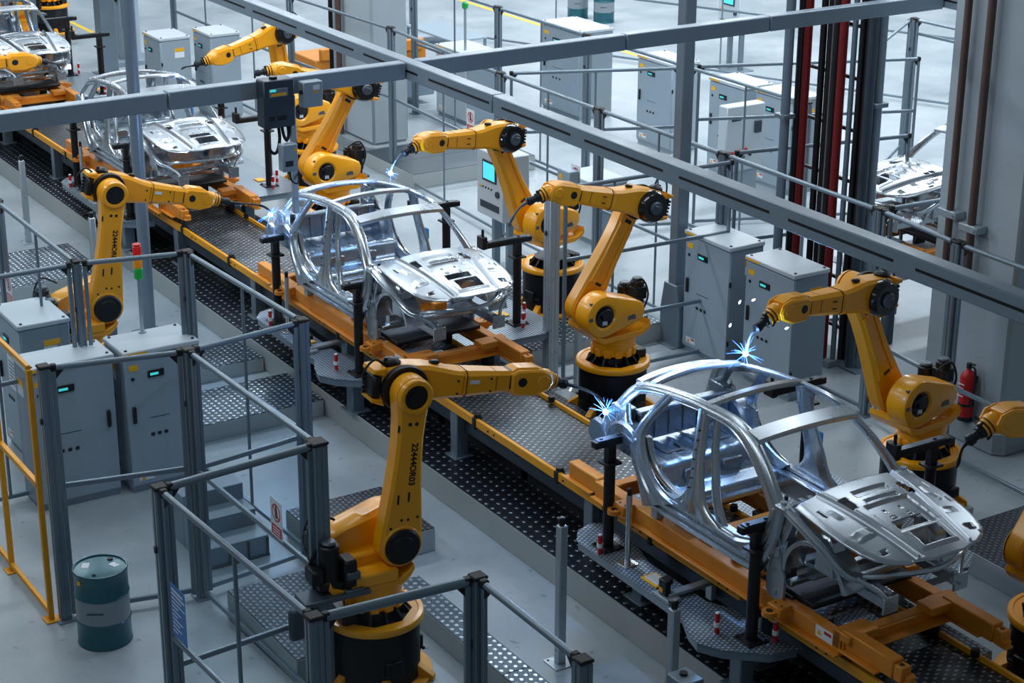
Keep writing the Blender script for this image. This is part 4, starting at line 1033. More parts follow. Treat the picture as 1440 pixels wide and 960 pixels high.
# ================================================================ fixtures beside the line
def fixture(x, s, label):
    near = s < 0
    t = thing('fixture_table', label, 'fixture', (x, YC, 0), 0, 'clamping fixtures beside the bodies')
    if near: P = [(-2.5, -.62), (-2.58, -.74), (-2.52, -.95), (-2.32, -1.1), (-.4, -1.12), (-.1, -1.27), (.12, -1.33), (.36, -1.2), (.66, -.86), (.72, -.56), (.35, -.68), (-.2, -.62), (-.5, -.76), (-1.5, -.76), (-1.9, -.64), (-2.2, -.62)]
    else: P = [(-2.6, .68), (-2.6, 1.9), (-2.3, 2.4), (-.15, 2.42), (.15, 2.36), (.34, 2.1), (.32, .72), (-.4, .68), (-.5, .8), (-1.5, .8), (-1.9, .68)]
    m = MB(); m.prism(P, .8, .905, None, .006); pl = m.build('table_plate', 'grey_metal', t)
    m = MB(); m.prism(inset(P if near else P, .02) if not near else inset(P[::-1], .02), .905, .91); m.build('tread_cover', 'plate_tread', pl)
    for lx, ly in (((.28, -.88), (-1.7, -.66)) if near else ((-.1, 1.5), (-2.1, 1.5))):
        z0 = .363 if near else .0
        m = MB(); m.box((lx - .09, ly - .09, z0), (lx + .09, ly + .09, .8), .012); m.box((lx - .16, ly - .15, z0), (lx + .16, ly + .15, z0 + .02), .004); m.build('leg', 'grey_metal', t)
    q = [(.36, -.85), (-2.03, -.91)] if near else [(-.2, 1.98), (-2.2, 1.98)]
    for i, (px, py) in enumerate(q):
        m = MB(); m.cyl((px, py, .91), (px, py, 1.93), .062, n=18); po = m.build('clamp_post', 'black', t)
        m = MB(); m.box((px - .13, py - .13, .91), (px + .13, py + .13, .928), .003)
        for a in (-1, 1):
            for b in (-1, 1): m.cyl((px + a * .1, py + b * .1, .928), (px + a * .1, py + b * .1, .945), .015, n=8)
        m.build('base_plate', 'black', po)
        m = MB(); m.box((px - .05, py - .05, 1.93), (px + .05, py + .05, 2.12), .008); m.box((px - .09, py - .1, 1.9), (px + .09, py + .1, 1.93), .006)
        a, b = (py - .22, py + .3) if near else (py - .6, py + .22)
        m.box((px - .05, a, 2.12), (px + .05, b, 2.2), .01)
        e = b if near else a
        m.box((px - .05, e - .04, 2.14), (px + .12, e + .04, 2.32), .01); m.cyl((px + .05, e, 2.3), (px + .05, e, 2.42), .02, n=10)
        m.build('clamp_arm', 'black', po)
        m = MB(); m.box((px - .045, a + .04, 2.2), (px + .045, b - .08, 2.21), .003); m.cyl((px, a + .1, 2.21), (px, a + .1, 2.225), .02, n=8); m.cyl((px, b - .2, 2.21), (px, b - .2, 2.225), .02, n=8)
        m.build('clamp_plate', 'dark_metal', po)
    if near:
        m = MB(); m.cyl((-1.59, -.96, .92), (-1.59, -.96, 1.72), .032, n=14); m.box((-1.68, -1.05, .91), (-1.5, -.87, .925), .003); gp = m.build('guide_post', 'bright_metal', t)
        m = MB(); m.cyl((-1.59, -.96, 1.72), (-1.59, -.96, 1.8), .026, n=12, ch=.008); m.build('post_cap', 'black', gp)
    pins = [(.07, -1.05), (.5, -.66), (-1.95, -1.07)] if near else [(.0, 1.96), (-.35, 2.2), (-2.3, 2.2)]
    for px, py in pins:
        m = MB(); m.cyl((px, py, .91), (px, py, .98), .026, n=12); m.cyl((px, py, 1.03), (px, py, 1.12), .026, n=12); pn = m.build('marker_pin', 'red', t)
        m = MB(); m.cyl((px, py, .98), (px, py, 1.03), .034, n=12); m.build('pin_band', 'white', pn); m = MB(); m.cyl((px, py, 1.12), (px, py, 1.14), .024, n=12, ch=.008); m.build('pin_tip', 'white', pn)
    if near:
        m = MB(); m.box((-1.26, -1.03, .91), (-.98, -.83, .93), .004); bd = m.build('pad_frame', 'label_yellow', t)
        m = MB(); m.box((-1.23, -1.0, .93), (-1.01, -.86, .935)); m.build('pad_sheet', 'white', bd)
        m = MB(); m.box((-.9, -1.13, .91), (-.62, -.97, .95), .006); m.box((-.8, -1.06, .93), (-.7, -.46, .975), .008); m.box((-.8, -.52, .75), (-.7, -.46, .97), .006); ar = m.build('sensor_arm', 'aluminium', t)
        m = MB(); m.box((-.85, -1.1, .95), (-.72, -1.03, 1.12), .01); m.box((-.85, -1.06, 1.06), (-.75, -.98, 1.12), .008); m.build('sensor', 'black', ar)
        m = MB(); m.box((-.83, -1.105, .98), (-.77, -1.1, 1.03)); m.build('sensor_label', 'label_yellow', ar)
    else:
        m = MB(); m.box((-.7, 1.9, .91), (-.5, 2.05, .93), .004); m.build('pad_frame', 'label_yellow', t)
    return t
nm4 = ['nearest', 'second', 'third', 'farthest']
fn = fixture(ST[0], -1, 'grey fixture table with black clamp posts on the near side of the nearest car body')
ff = fixture(ST[0], 1, 'grey fixture table on the far side of the nearest car body')
for k in (1, 2, 3):
    dup(fn, None, (ST[k], YC, 0), 0, 'grey fixture table with black clamp posts, near side of the %s car body' % nm4[k])
    dup(ff, None, (ST[k], YC, 0), 0, 'grey fixture table on the far side of the %s car body' % nm4[k])
# slim floor posts with sensors along the kerb
def floor_post(x, y, h, label, box=False, sq=.048):
    t = thing('sensor_post', label, 'post', (x, y, 0), 0, 'slim sensor posts standing along the line')
    m = MB(); m.box((-sq, -sq, .012), (sq, sq, h), .012); m.box((-.13, -.13, 0), (.13, .13, .012), .003); p = m.build('post', 'aluminium', t)
    m = MB(); m.cyl((-.09, -.09, .012), (-.09, -.09, .02), .012, n=8); m.cyl((.09, .09, .012), (.09, .09, .02), .012, n=8); m.build('anchor_bolt', 'black', p)
    m = MB(); m.cyl((0, 0, h), (0, 0, h + .09), .036, n=14, ch=.01); m.box((-.08, -.02, h + .03), (-.02, .02, h + .06), .005); m.build('sensor_head', 'black', t)
    return t
floor_post(-14.46, 9.68, 1.62, 'slim grey sensor post on the floor right of the front robot')
floor_post(-12.5, 9.66, 1.58, 'slim sensor post at the bottom edge, right of the grey control box')
floor_post(-31.5, 9.62, 1.5, 'slim grey sensor post at the left edge before the kerb')
floor_post(-27.3, 9.36, 1.6, 'slim sensor post just left of the round grey pole')
floor_post(-20.75, 14.12, 1.2, 'short sensor post right of the light post under the idle robot')
t = thing('control_box', 'small grey push button box with a lit strip at the bottom edge', 'box', (-12.15, 9.55, 0))
m = MB(); m.box((-.14, -.12, .66), (.14, .12, 1.06), .012); b = m.build('housing', 'grey_metal', t)
m = MB(); m.box((-.05, -.05, 0), (.05, .05, .66), .01); m.box((-.15, -.15, 0), (.15, .15, .012)); m.build('stand', 'aluminium', t)
m = MB(); m.cyl((-.03, .0, 1.06), (-.03, 0, 1.085), .04, n=16); m.build('button', 'black', b)
m = MB(); m.box((-.1, -.124, .92), (-.03, -.12, .95)); m.build('lamp', 'screen', b)
m = MB(); m.box((-.01, -.124, .91), (.1, -.12, .955)); m.build('strip_label', 'yellow_worn', b)
# ================================================================ safety fences
def fpost(x, y, label, h=3.0, m='grey_metal', w=.055, grp='fence posts of the safety cells'):
    t = thing('fence_post', label, 'post', (x, y, 0), 0, grp)
    b = MB(); b.box((-w, -w, .01), (w, w, h - .03), .008)
    for sx, sy in ((1, 0), (-1, 0), (0, 1), (0, -1)):
        for k in (-1, 1):
            cx, cy = sx * w + sy * k * .03, sy * w + sx * k * .03
            b.box((cx - (.006 if sx else .018), cy - (.006 if sy else .018), .02), (cx + (.006 if sx else .018), cy + (.006 if sy else .018), h - .04))
    p = b.build('post', m, t)
    b = MB(); b.box((-w - .012, -w - .012, h - .03), (w + .012, w + .012, h + .005), .012); b.build('post_cap', 'rubber', p)
    b = MB(); b.box((-w - .06, -w - .05, 0), (w + .06, w + .05, .014), .003); b.build('base_plate', m, t)
    b = MB(); b.box((-.02, -w - .03, h * .78), (.02, -w, h * .78 + .07), .006); b.build('bracket', 'dark_metal', p)
    return t
def panel(A, B, label, mids=(1.6,), mull=(.5,), zt=2.96, zb=.1, m='grey_metal', pane=True, top=.032, caps=True, group='fence panels of the safety cells'):
    a, b = Vector((A[0], A[1], 0)), Vector((B[0], B[1], 0)); L = (b - a).length; ang = math.atan2(b.y - a.y, b.x - a.x)
    t = thing('safety_fence', label, 'fence', (a.x, a.y, 0), ang, group)
    g = .1
    for x in (g, L - g):
        p = MB(); p.box((x - .025, -.022, zb - .05), (x + .025, .022, zt - .02), .006); u = p.build('upright', m, t)
        if caps:
            k = MB(); k.box((x - .034, -.036, zt - .035), (x + .034, .036, zt + .042), .012); s = 1 if x < L / 2 else -1
            k.prism([(0, 0), (s * .085, 0), (0, -.1)], -.015, .015, XZ(0) @ Matrix.Translation((x + s * .02, zt - .03, 0)), .003)
            k.build('corner_cap', 'rubber', u)
    p = MB(); p.cyl((g, 0, zt), (L - g, 0, zt), top, n=12); p.build('top_rail', m, t)
    for z in list(mids) + [zb]:
        p = MB(); p.box((g, -.022, z - .028), (L - g, .022, z + .028), .008); p.build('rail', m, t)
    for f in mull:
        p = MB(); p.cyl((L * f, 0, zb), (L * f, 0, zt), .02, n=10); p.build('mullion', m, t)
    if pane:
        p = MB(); p.box((g, -.003, zb), (L - g, .003, zt)); p.build('clear_pane', 'clear_panel', t)
    return t
P1, P3, P4, P2, P9 = (-18.1, 5.56), (-17.78, 7.05), (-17.98, 8.5), (-20.95, 8.37), (-21.25, 7.05)
P5, P6, P10, P7, P8 = (-14.85, 7.13), (-14.7, 5.47), (-11.84, 5.6), (-11.74, 7.04), (-10.19, 7.03)
for q, s in ((P1, 'wide grey fence post left of the teal drum, joined to the yellow fence'), (P3, 'grey fence post in front of the pair of left cabinets'), (P4, 'grey fence post standing before the kerb, right of the red-amber-green light'),
             (P2, 'grey corner fence post behind the cabinet with the signal light'), (P9, 'slim grey fence post behind the low cabinet top at left'), (P5, 'thick grey post left of the front robot with a bolt on its face'),
             (P6, 'grey post at the hinge side of the blue notice'), (P10, 'cut-off grey post under the round tube at the bottom, left of the front robot drum'), (P7, 'capped grey post at the bottom centre, right of the front robot'), (P8, 'capped grey post at the bottom edge right of centre'),
             ((-24.3, 7.05), 'dark fence post at the far left edge'), ((-24.0, 8.4), 'grey fence post behind the left robot, near the kerb')):
    fpost(q[0], q[1], s, w=.075 if q is P5 else (.032 if q is P9 else .055))
def sign(par, x, z, w, h, kind):
    """notice hung on the outside of a fence panel, x along the panel"""
    s = MB(); s.box((x, -.045, z), (x + w, -.04, z + h), .0)
    o = s.build('notice_plate', 'white' if kind == 'no' else 'blue_sign', None)
    return o
def prohibition(loc, rz, label, w=.27, h=.42):
    t = thing('prohibition_sign', label, 'sign', loc, rz, 'white no entry signs on the fences')
    s = MB(); s.box((-w / 2, -.004, 0), (w / 2, 0, h), .001); s.build('plate', 'white', t)
    s = MB(); T = frame((0, -.004, h * .66), (0, -1, 0)); r = w * .36
    s.lathe([(0, r), (.002, r), (.002, r * .82), (0, r * .82)], 28, T, caps=False)
    s.bar((-r * .6, -.0055, h * .66 + r * .6), (r * .6, -.0055, h * .66 - r * .6), .002, r * .17, 0, (0, 0, 1)); s.build('red_ring', 'red', t)
    s = MB(); s.prism([(-.02, -.06), (.025, -.06), (.03, .0), (.02, .035), (.0, .06), (-.03, .02)], .0, .0015, frame((0, -.004, h * .66), (0, -1, 0)) @ Matrix(((0, 0, 1, 0), (1, 0, 0, 0), (0, 1, 0, 0), (0, 0, 0, 1))))
    s.cyl((0, -.004, h * .66 + .06), (0, -.0055, h * .66 + .06), .018, n=12); s.build('figure', 'black', t)
    s = MB(); s.box((-w * .42, -.006, h * .05), (w * .42, -.004, h * .32)); rb = s.build('red_box', 'red', t)
    s = MB()
    for k in range(3): s.box((-w * .3, -.0075, h * (.1 + .07 * k)), (w * .3, -.006, h * (.125 + .07 * k)))
    s.build('text_line', 'white', rb); return t
panel(P1, P3, 'fence panel between the wide left post and the cabinet front', (1.6,), ())
panel(P3, P4, 'fence panel running over the right cabinet toward the kerb post', (1.58,), (), group='fence panels of the safety cells')
panel(P3, P5, 'fence panel carrying the white no entry sign, left of the front robot', (1.58,), (), pane=True)
prohibition((-15.57, 7.0, 1.7), 0, 'white no entry sign with red ring left of the front robot arm')
panel(P2, P4, 'fence panel sloping down from the corner post to the kerb post', (1.6,), (.5,))
panel(P9, P2, 'fence panel behind the signal light, in front of the left robot', (1.6,), ())
panel((-21.25, 5.1), P9, 'fence panel at the left edge behind the low cabinet', (1.6,), (.45,))
panel((-24.3, 7.05), P9, 'fence panel at the left edge sloping down to the slim post', (1.6,), (.5,))
panel((-27.4, 7.05), (-24.3, 7.05), 'farther fence panel at the left edge before the tread platform', (1.6,), (.5,))
prohibition((-23.95, 6.99, 1.64), 0, 'half hidden white no entry sign at the left edge above the low cabinet')
panel(P6, P5, 'short fence panel over the steps, between blue notice post and robot post', (1.13,), (), top=.04)
panel(P6, P10, 'front fence panel carrying the blue notice, sloping to the lower robot', (1.5,), (.52,))
t = thing('blue_notice', 'tall blue safety notice with white writing lines on the front fence', 'sign', (-14.33, 5.44, 1.6), 0)
s = MB(); s.box((-.17, -.004, 0), (.17, 0, .54), .001); s.build('sheet', 'blue_sign', t)
s = MB()
for k in range(11):
    w_ = (.26, .3, .22, .3, .14, .2, .12, .24, .16, .2, .1)[k]; s.box((-.14, -.0055, .47 - .042 * k), (-.14 + w_, -.004, .482 - .042 * k + (.008 if k < 2 else 0)))
s.build('text_line', 'white', t)
panel(P10, P7, 'fence panel with thick round top tube in front of the lower robot', (1.4,), (), top=.042)
panel(P7, P8, 'fence panel sloping to the bottom edge right of centre', (1.4,), ())
# yellow fence at the left edge
t = thing('yellow_fence', 'yellow guard frame at the left edge in front of the side cabinet', 'fence', (-18.16, 5.42, 0), 0)
def ybar(n, a, b, w=.05, h=.05):
    s = MB(); s.bar(a, b, w, h, .006); return s.build(n, 'yellow_worn', t)
ybar('top_rail', (0, 0, 2.98), (-2.6, 0, 2.98)); ybar('middle_rail', (0, 0, 1.62), (-2.6, 0, 1.62), .06, .06); ybar('bottom_rail', (0, 0, .09), (-2.6, 0, .09), .05, .06)
for x in (.0, -1.35):
    s = MB(); s.box((x - .03, -.03, 0), (x + .03, .03, 2.96), .006); s.build('upright', 'yellow_worn', t)
    s = MB(); s.box((x - .09, -.08, 0), (x + .09, .08, .015), .003); s.build('foot_plate', 'yellow_worn', t)
s = MB(); s.box((-13.95 - -18.16, -.1, .0), (-13.75 - -18.16, .12, .0)); 
o = MB().box((-.12, -.1, 0), (.12, .1, .5), .02).build('yellow_bollard', 'yellow', None, (-13.62, 5.5, 0)); tag(o, 'yellow block at the bottom edge below the blue notice', 'bollard')
t = thing('wall_cabinet', 'dark rounded box mounted on the thick post low beside the front robot', 'box', (-14.72, 6.98, 1.02))
s = MB(); s.box((-.05, -.28, 0), (.05, -.02, .34), .03); s.build('housing', 'dark_metal', t)

# right-hand cells
for q, s in (((-20.98, 13.8), 'pale twin post standing between the two idle robots'), ((-21.2, 16.98), 'dark fence post just behind the thick square column'), ((-24.42, 16.95), 'grey fence post behind the idle robot elbow'), ((-27.45, 16.95), 'grey fence post right of the upper no entry sign'),
             ((-17.86, 17.0), 'grey fence post with cap above the skid, right of the fat pipe'), ((-31.9, 17.2), 'grey fence post beside the top centre column'), ((-16.25, 16.85), 'grey fence post before the big right column'),
             ((-26.2, 20.1), 'grey fence post with capped rail between the background cabinets'), ((-23.0, 20.1), 'background fence post left of the pipe rack'), ((-29.4, 20.1), 'background fence post below the far beam joint'), ((-32.66, 20.1), 'background fence post with rail cap near the pale low cabinet'),
             ((-19.7, 20.25), 'dark square fence post right of the fat pipe'), ((-27.4, 26.6), 'far fence post at the corner of the empty cell, upper right'), ((-36, 17.0), 'far fence post behind the third robot'), ((-42.5, 17), 'far fence post near the top left'),
             ((-43.5, 13.9), 'slim dark far post at top left'), ((-39.8, 20.1), 'far background post at the top, left of the column'), ((-36.2, 20.1), 'far background post right of the grey round pole')):
    fpost(q[0], q[1], s, 3.0 if q != (-20.98, 13.8) else 2.96, 'grey_metal' if q != (-20.98, 13.8) else 'aluminium', .055 if q != (-20.98, 13.8) else .085)
def pr(A, B, l, **k): return panel(A, B, l, pane=False, **k)
pr((-31.9, 17.2), (-27.45, 16.95), 'right-hand fence panel left of the upper no entry sign', mids=(1.6,), mull=(.5,))
pr((-27.45, 16.95), (-24.42, 16.95), 'fence panel behind the welding robot at the second car body', mids=(1.6,), mull=(.5,))
pr((-24.42, 16.95), (-21.2, 16.98), 'fence panel behind the elbow of the idle robot', mids=(1.3,), mull=(.5,))
pr((-21.2, 16.98), (-17.86, 17.0), 'fence panel passing in front of the pipe rack', mids=(), mull=())
pr((-17.86, 17.0), (-16.25, 16.85), 'short fence panel in front of the shadowed car body', mids=(1.1,), mull=())
pr((-16.25, 16.85), (-12.5, 16.8), 'fence panel running along the big right column', mids=(1.05,), mull=())
pr((-32.66, 20.1), (-29.4, 20.1), 'background fence panel at the pale low cabinet', mids=(1.6,), mull=(.5,))
pr((-29.4, 20.1), (-26.2, 20.1), 'background fence panel behind the slotted beam', mids=(1.6,), mull=())
pr((-26.2, 20.1), (-23.0, 20.1), 'background fence panel left of the pipe rack', mids=(1.6,), mull=(.5,))
pr((-27.45, 17.05), (-26.2, 20.0), 'white rail fence panel toward the far cabinets', mids=(1.9,), mull=(.5,))
pr((-26.2, 20.2), (-24.6, 24.2), 'white rail fence panel in front of the grey background cabinets', mids=(2.0,), mull=(.55,))
pr((-21.2, 17.1), (-20.6, 20.2), 'fence panel seen through the pipe rack', mids=(1.6,), mull=())
pr((-17.86, 17.1), (-17.6, 20.9), 'grey fence rail over the hood of the shadowed car body', mids=(), mull=())
pr((-19.7, 20.3), (-16.4, 22.6), 'far fence rail above the shadowed car body', mids=(1.6,), mull=())
pr((-27.4, 26.6), (-20.6, 26.9), 'long far fence panel of the empty cell, upper right', mids=(.1, 2.7), mull=())
pr((-27.4, 26.5), (-25.0, 23.0), 'far side fence panel of the empty cell behind the fat pipe', mids=(.4,), mull=(.5,))
pr((-36.0, 17.0), (-31.9, 17.2), 'far fence panel behind the third robot', mids=(1.6,), mull=())
pr((-42.5, 17.0), (-36.0, 17.0), 'far fence panel at top left before the pale cabinets', mids=(1.6,), mull=(.3, .7))
pr((-44.5, 24.5), (-30.0, 31.0), 'dark far railing above the teal drums', mids=(1.6,), mull=(.3, .6))
pr((-36.2, 20.1), (-32.66, 20.1), 'background fence panel behind the top centre column', mids=(1.6,), mull=(.5,))
pr((-20.95, 13.9), (-20.8, 16.9), 'light grey fence panel beside the idle robot', mids=(1.9, .9), mull=(.3,))
prohibition((-28.4, 16.9, 1.72), 0, 'white no entry sign above the forearm of the robot at the second car body')
prohibition((-25.0, 16.9, 1.5), 0, 'white no entry sign just above the wrist of the idle robot')
t = thing('switch_box', 'small grey fence switch box with round knob beside the upper robot', 'box', (-25.05, 16.78, 1.35))
s = MB(); s.box((-.18, -.1, 0), (.18, .1, .5), .015); s.build('housing', 'cabinet', t); s = MB(); s.cyl((.08, -.1, .22), (.08, -.13, .22), .05, n=16); s.build('knob', 'black', t)
s = MB(); s.box((-.12, -.103, .34), (-.02, -.1, .42)); s.build('label', 'label_yellow', t)

# ================================================================ cabinets
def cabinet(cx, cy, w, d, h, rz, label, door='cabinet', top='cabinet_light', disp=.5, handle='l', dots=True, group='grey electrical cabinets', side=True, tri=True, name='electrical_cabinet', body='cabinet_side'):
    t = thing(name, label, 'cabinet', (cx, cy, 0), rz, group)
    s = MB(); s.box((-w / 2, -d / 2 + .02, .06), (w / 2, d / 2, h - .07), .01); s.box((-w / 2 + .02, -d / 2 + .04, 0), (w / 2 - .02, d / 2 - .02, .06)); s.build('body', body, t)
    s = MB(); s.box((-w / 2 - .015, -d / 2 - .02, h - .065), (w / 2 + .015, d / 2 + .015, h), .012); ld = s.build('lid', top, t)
    s = MB()
    for x in (-w / 2 + .05, w / 2 - .05):
        for y in (-d / 2 + .05, d / 2 - .05): s.cyl((x, y, h), (x, y, h + .012), .02, n=10)
    s.build('lid_bolt', 'black', ld)
    s = MB(); s.box((-w / 2 + .12 * w * .2, -d / 2 - .024, h - .05), (-w / 2 + .3 * w, -d / 2 - .019, h - .018)); s.build('caution_strip', 'label_yellow', ld)
    s = MB(); s.box((-w / 2 + .008, -d / 2, .1), (w / 2 - .008, -d / 2 + .022, h - .085), .006); dr = s.build('door', door, t)
    x0 = -w / 2; f = -d / 2
    s = MB(); s.box((x0 + w * .3, f - .014, h * .8), (x0 + w * .52, f, h * .85), .005); dp = s.build('display', 'black', dr)
    s = MB(); s.box((x0 + w * .33, f - .017, h * .815), (x0 + w * .44, f - .014, h * .832)); s.build('lit_readout', 'screen_green', dp)
    hx = x0 + (.09 * w if handle == 'l' else .9 * w)
    s = MB(); s.box((hx - .025, f - .035, h * .5), (hx + .025, f, h * .62), .012); s.build('handle', 'black', dr)
    s = MB(); s.cyl((x0 + .1 * w, f, h * .81), (x0 + .1 * w, f - .012, h * .81), .022, n=12); s.build('key_lock', 'black', dr)
    s = MB(); s.box((x0 + .06 * w, f - .003, h * .865), (x0 + .18 * w, f, h * .905)); s.build('warning_label', 'label_yellow', dr)
    s = MB(); s.box((x0 + .3 * w, f - .002, h * .515), (x0 + .56 * w, f, h * .52)); s.build('text_line', 'dark_metal', dr)
    if dots:
        for k in range(3):
            s = MB(); s.box((x0 + w * (.32 + .09 * k) - .025, f - .01, h * .4 - .022), (x0 + w * (.32 + .09 * k) + .025, f, h * .4 + .022), .006); s.build('socket', 'black', dr)
    if tri:
        s = MB(); s.box((x0 + .1 * w, f - .003, .16), (x0 + .3 * w, f, .25)); lb = s.build('warning_label', 'white', dr)
        s = MB(); s.prism([(x0 + .12 * w, .17), (x0 + .19 * w, .17), (x0 + .155 * w, .235)], -.0, .002, XZ(f - .0035)); s.build('label_triangle', 'label_yellow', lb)
        s = MB(); s.box((x0 + .21 * w, f - .005, .215), (x0 + .29 * w, f - .003, .24)); s.build('label_stripe', 'red', lb)
    if side:
        for sx in (1, -1):
            s = MB(); s.box((sx * w / 2, -.02, h * .83), (sx * (w / 2 + .003), .2, h * .87)); s.build('side_caution', 'label_yellow', t)
            s = MB(); s.box((sx * w / 2, -.02, h * .76), (sx * (w / 2 + .003), .2, h * .825)); s.build('side_label', 'white', t)
        s = MB(); s.box((w / 2, f + .01, h * .68), (w / 2 + .012, f + .04, h * .72)); s.box((w / 2, f + .01, h * .2), (w / 2 + .012, f + .04, h * .24)); s.build('hinge', 'black', t)
    return t
L = 'grey electrical cabinet '
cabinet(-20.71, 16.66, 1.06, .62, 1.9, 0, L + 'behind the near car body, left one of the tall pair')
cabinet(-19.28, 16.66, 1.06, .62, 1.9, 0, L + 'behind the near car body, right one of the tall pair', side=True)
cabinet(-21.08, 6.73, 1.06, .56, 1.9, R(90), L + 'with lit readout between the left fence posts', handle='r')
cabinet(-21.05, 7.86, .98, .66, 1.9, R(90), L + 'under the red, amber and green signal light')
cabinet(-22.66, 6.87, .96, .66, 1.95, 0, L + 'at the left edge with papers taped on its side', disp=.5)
s = MB(); s.box((-22.75, 6.53, .95), (-22.4, 6.535, 1.4)); o = s.build('paper_sheet', 'white', None); tag(o, 'white instruction sheet taped to the left edge cabinet', 'notice')
s = MB()
for k in range(7): s.box((-22.7, 6.526, 1.02 + .05 * k), (-22.5 + .03 * (k % 3), 6.53, 1.03 + .05 * k))
tag(s.build('sheet_print', 'dark_metal', None), 'printed lines of the instruction sheet on the left edge cabinet', 'notice')
# signal light
t = thing('signal_light', 'signal light with red, amber and green lenses on a slim pole', 'lamp', (-21.3, 7.85, 1.9))
s = MB(); s.cyl((0, 0, 0), (0, 0, .02), .05, n=16); s.cyl((0, 0, .02), (0, 0, .72), .024, n=12); s.build('pole', 'aluminium', t)
for k, c in enumerate(('lens_green', 'lens_amber', 'lens_red')):
    s = MB(); s.cyl((0, 0, .72 + .145 * k), (0, 0, .855 + .145 * k), .055, n=20, ch=.006); s.build('lens', c, t)
s = MB(); s.cyl((0, 0, 1.155), (0, 0, 1.17), .056, n=20, ch=.004); s.build('lamp_cap', 'red', t)
# background cabinets
B = 'background '
for args in ((-31.02, 23.25, 1.2, .7, 1.9, 0, L + 'in the background, left one of the row of three'), (-28.62, 23.25, 1.1, .7, 1.9, 0, L + 'in the background, middle one, behind the white panel'),
             (-27.35, 23.4, 1.1, .7, 1.9, 0, L + 'in the background beside the pipe rack, right one of three'),
             (-38.62, 15.25, .95, .7, 1.9, 0, L + 'upper left, left one behind the third car body'), (-38.45, 16.35, .95, .7, 1.9, R(0), L + 'upper left, right one behind the third car body')):
    cabinet(*args, door='cabinet', body='cabinet')
cabinet(-34.5, 23.3, 1.5, .9, 2.0, 0, 'open background cabinet with its doors folded out, near the top', side=False)
cabinet(-35.3, 20.9, 1.3, .8, 1.6, 0, 'low pale cabinet near the top centre with an upright button post', side=False, door='cabinet_light', dots=False)
cabinet(-26.6, 18.4, 1.0, .7, 1.15, 0, 'low pale cabinet behind the fence right of the idle robot', side=False, door='cabinet_light', dots=False)
# white control panel with coloured buttons
t = thing('push_button_cabinet', 'white control panel with coloured push buttons in front of the background cabinets', 'control panel', (-26.75, 21.75, 0), R(90))
s = MB(); s.box((-.45, -.18, .75), (.45, .08, 2.0), .02); b = s.build('housing', 'cabinet_light', t)
s = MB(); s.box((-.4, -.1, 0), (.4, .1, .75), .02); s.build('pedestal', 'cabinet', t)
s = MB(); s.box((-.34, -.2, 1.72), (-.12, -.18, 1.82), .008); s.build('readout', 'dark_metal', b); s = MB(); s.box((.2, -.22, 1.45), (.36, -.18, 1.68), .01); s.build('switch', 'dark_metal', b)
for k, (x, z, c) in enumerate(((-.3, 1.12, 'red'), (-.12, 1.14, 'red'), (.02, 1.16, 'red'), (-.22, 1.0, 'label_yellow'), (-.04, 1.02, 'black'), (.12, 1.05, 'black'), (-.34, 1.0, 'black'))):
    s = MB(); s.cyl((x, -.18, z), (x, -.21, z), .03, n=12); s.build('push_button', c, b)
# operator terminals
def terminal(x, y, rz, label):
    t = thing('operator_terminal', label, 'terminal', (x, y, 0), rz, 'operator terminals with lit screens')
    s = MB(); s.box((-.42, -.26, 1.0), (.42, .26, 2.12), .02); b = s.build('housing', 'cabinet_light', t)
    s = MB(); s.box((-.22, -.28, 1.62), (.22, -.26, 1.98), .01); f = s.build('screen_frame', 'dark_metal', b)
    s = MB(); s.box((-.18, -.284, 1.66), (.18, -.28, 1.94)); s.build('screen', 'screen', f)
    s = MB(); s.box((-.3, -.27, 1.14), (.3, -.26, 1.26), .004); s.build('vent', 'dark_metal', b)
    for k, c in enumerate(('label_yellow', 'black', 'black', 'black', 'black')):
        s = MB(); s.cyl((-.3 + .09 * k, -.26, 1.5), (-.3 + .09 * k, -.275, 1.5), .025 if k == 0 else .016, n=12); s.build('button', c, b)
    s = MB(); s.cyl((.26, -.26, 1.46), (.26, -.29, 1.46), .055, n=16); s.build('rotary_switch', 'dark_metal', b)
    for sx in (-.22, .22):
        s = MB(); s.box((sx - .05, -.06, 0), (sx + .05, .06, 1.0), .01); s.build('leg', 'grey_metal', t)
    s = MB(); s.box((-.4, -.3, 0), (.4, .3, .02), .005); s.build('foot_plate', 'grey_metal', t)
terminal(-25.75, 15.95, 0, 'pale operator terminal with a cyan screen behind the upper welding robot')
terminal(-36.1, 29.1, 0, 'operator terminal with a cyan screen at the top edge')
# boxes mounted on the left cross beam
t = thing('junction_box', 'large dark grey box with hanging hoses fixed to the left cross beam', 'box', (-18.2, 8.34, 5.2), R(90))
s = MB(); s.box((-.18, -.2, 0), (.18, 0, .52), .012); b = s.build('housing', 'dark_metal', t)
s = MB(); s.box((-.12, -.205, .34), (.1, -.2, .43), .002); pl = s.build('name_plate', 'grey_metal', b); s = MB(); s.box((-.11, -.209, .4), (-.04, -.205, .425)); s.build('lit_strip', 'screen_green', pl); s = MB(); s.box((-.1, -.209, .35), (.08, -.205, .38)); s.build('print', 'label_yellow', pl)
for x0, w_ in ((-.13, .07), (-.03, .11)):
    s = MB(); s.box((x0, -.204, .08), (x0 + w_, -.2, .14), .002); s.build('vent', 'black', b)
s = MB(); s.cyl((-.02, -.1, .52), (-.02, -.1, .545), .045, n=16); s.build('gland', 'black', b)
s = MB(); s.tube(spline([(-.12, -.1, 0), (-.13, -.14, -.15), (-.1, -.15, -.26), (-.03, -.14, -.28), (.02, -.12, -.15), (.02, -.1, 0)], 6), .018, 8); s.build('hose', 'rubber', t)
s = MB(); s.tube(spline([(.06, -.1, 0), (.06, -.14, -.1), (.09, -.15, -.16), (.13, -.12, -.1), (.13, -.1, 0)], 6), .018, 8); s.build('hose', 'rubber', t)
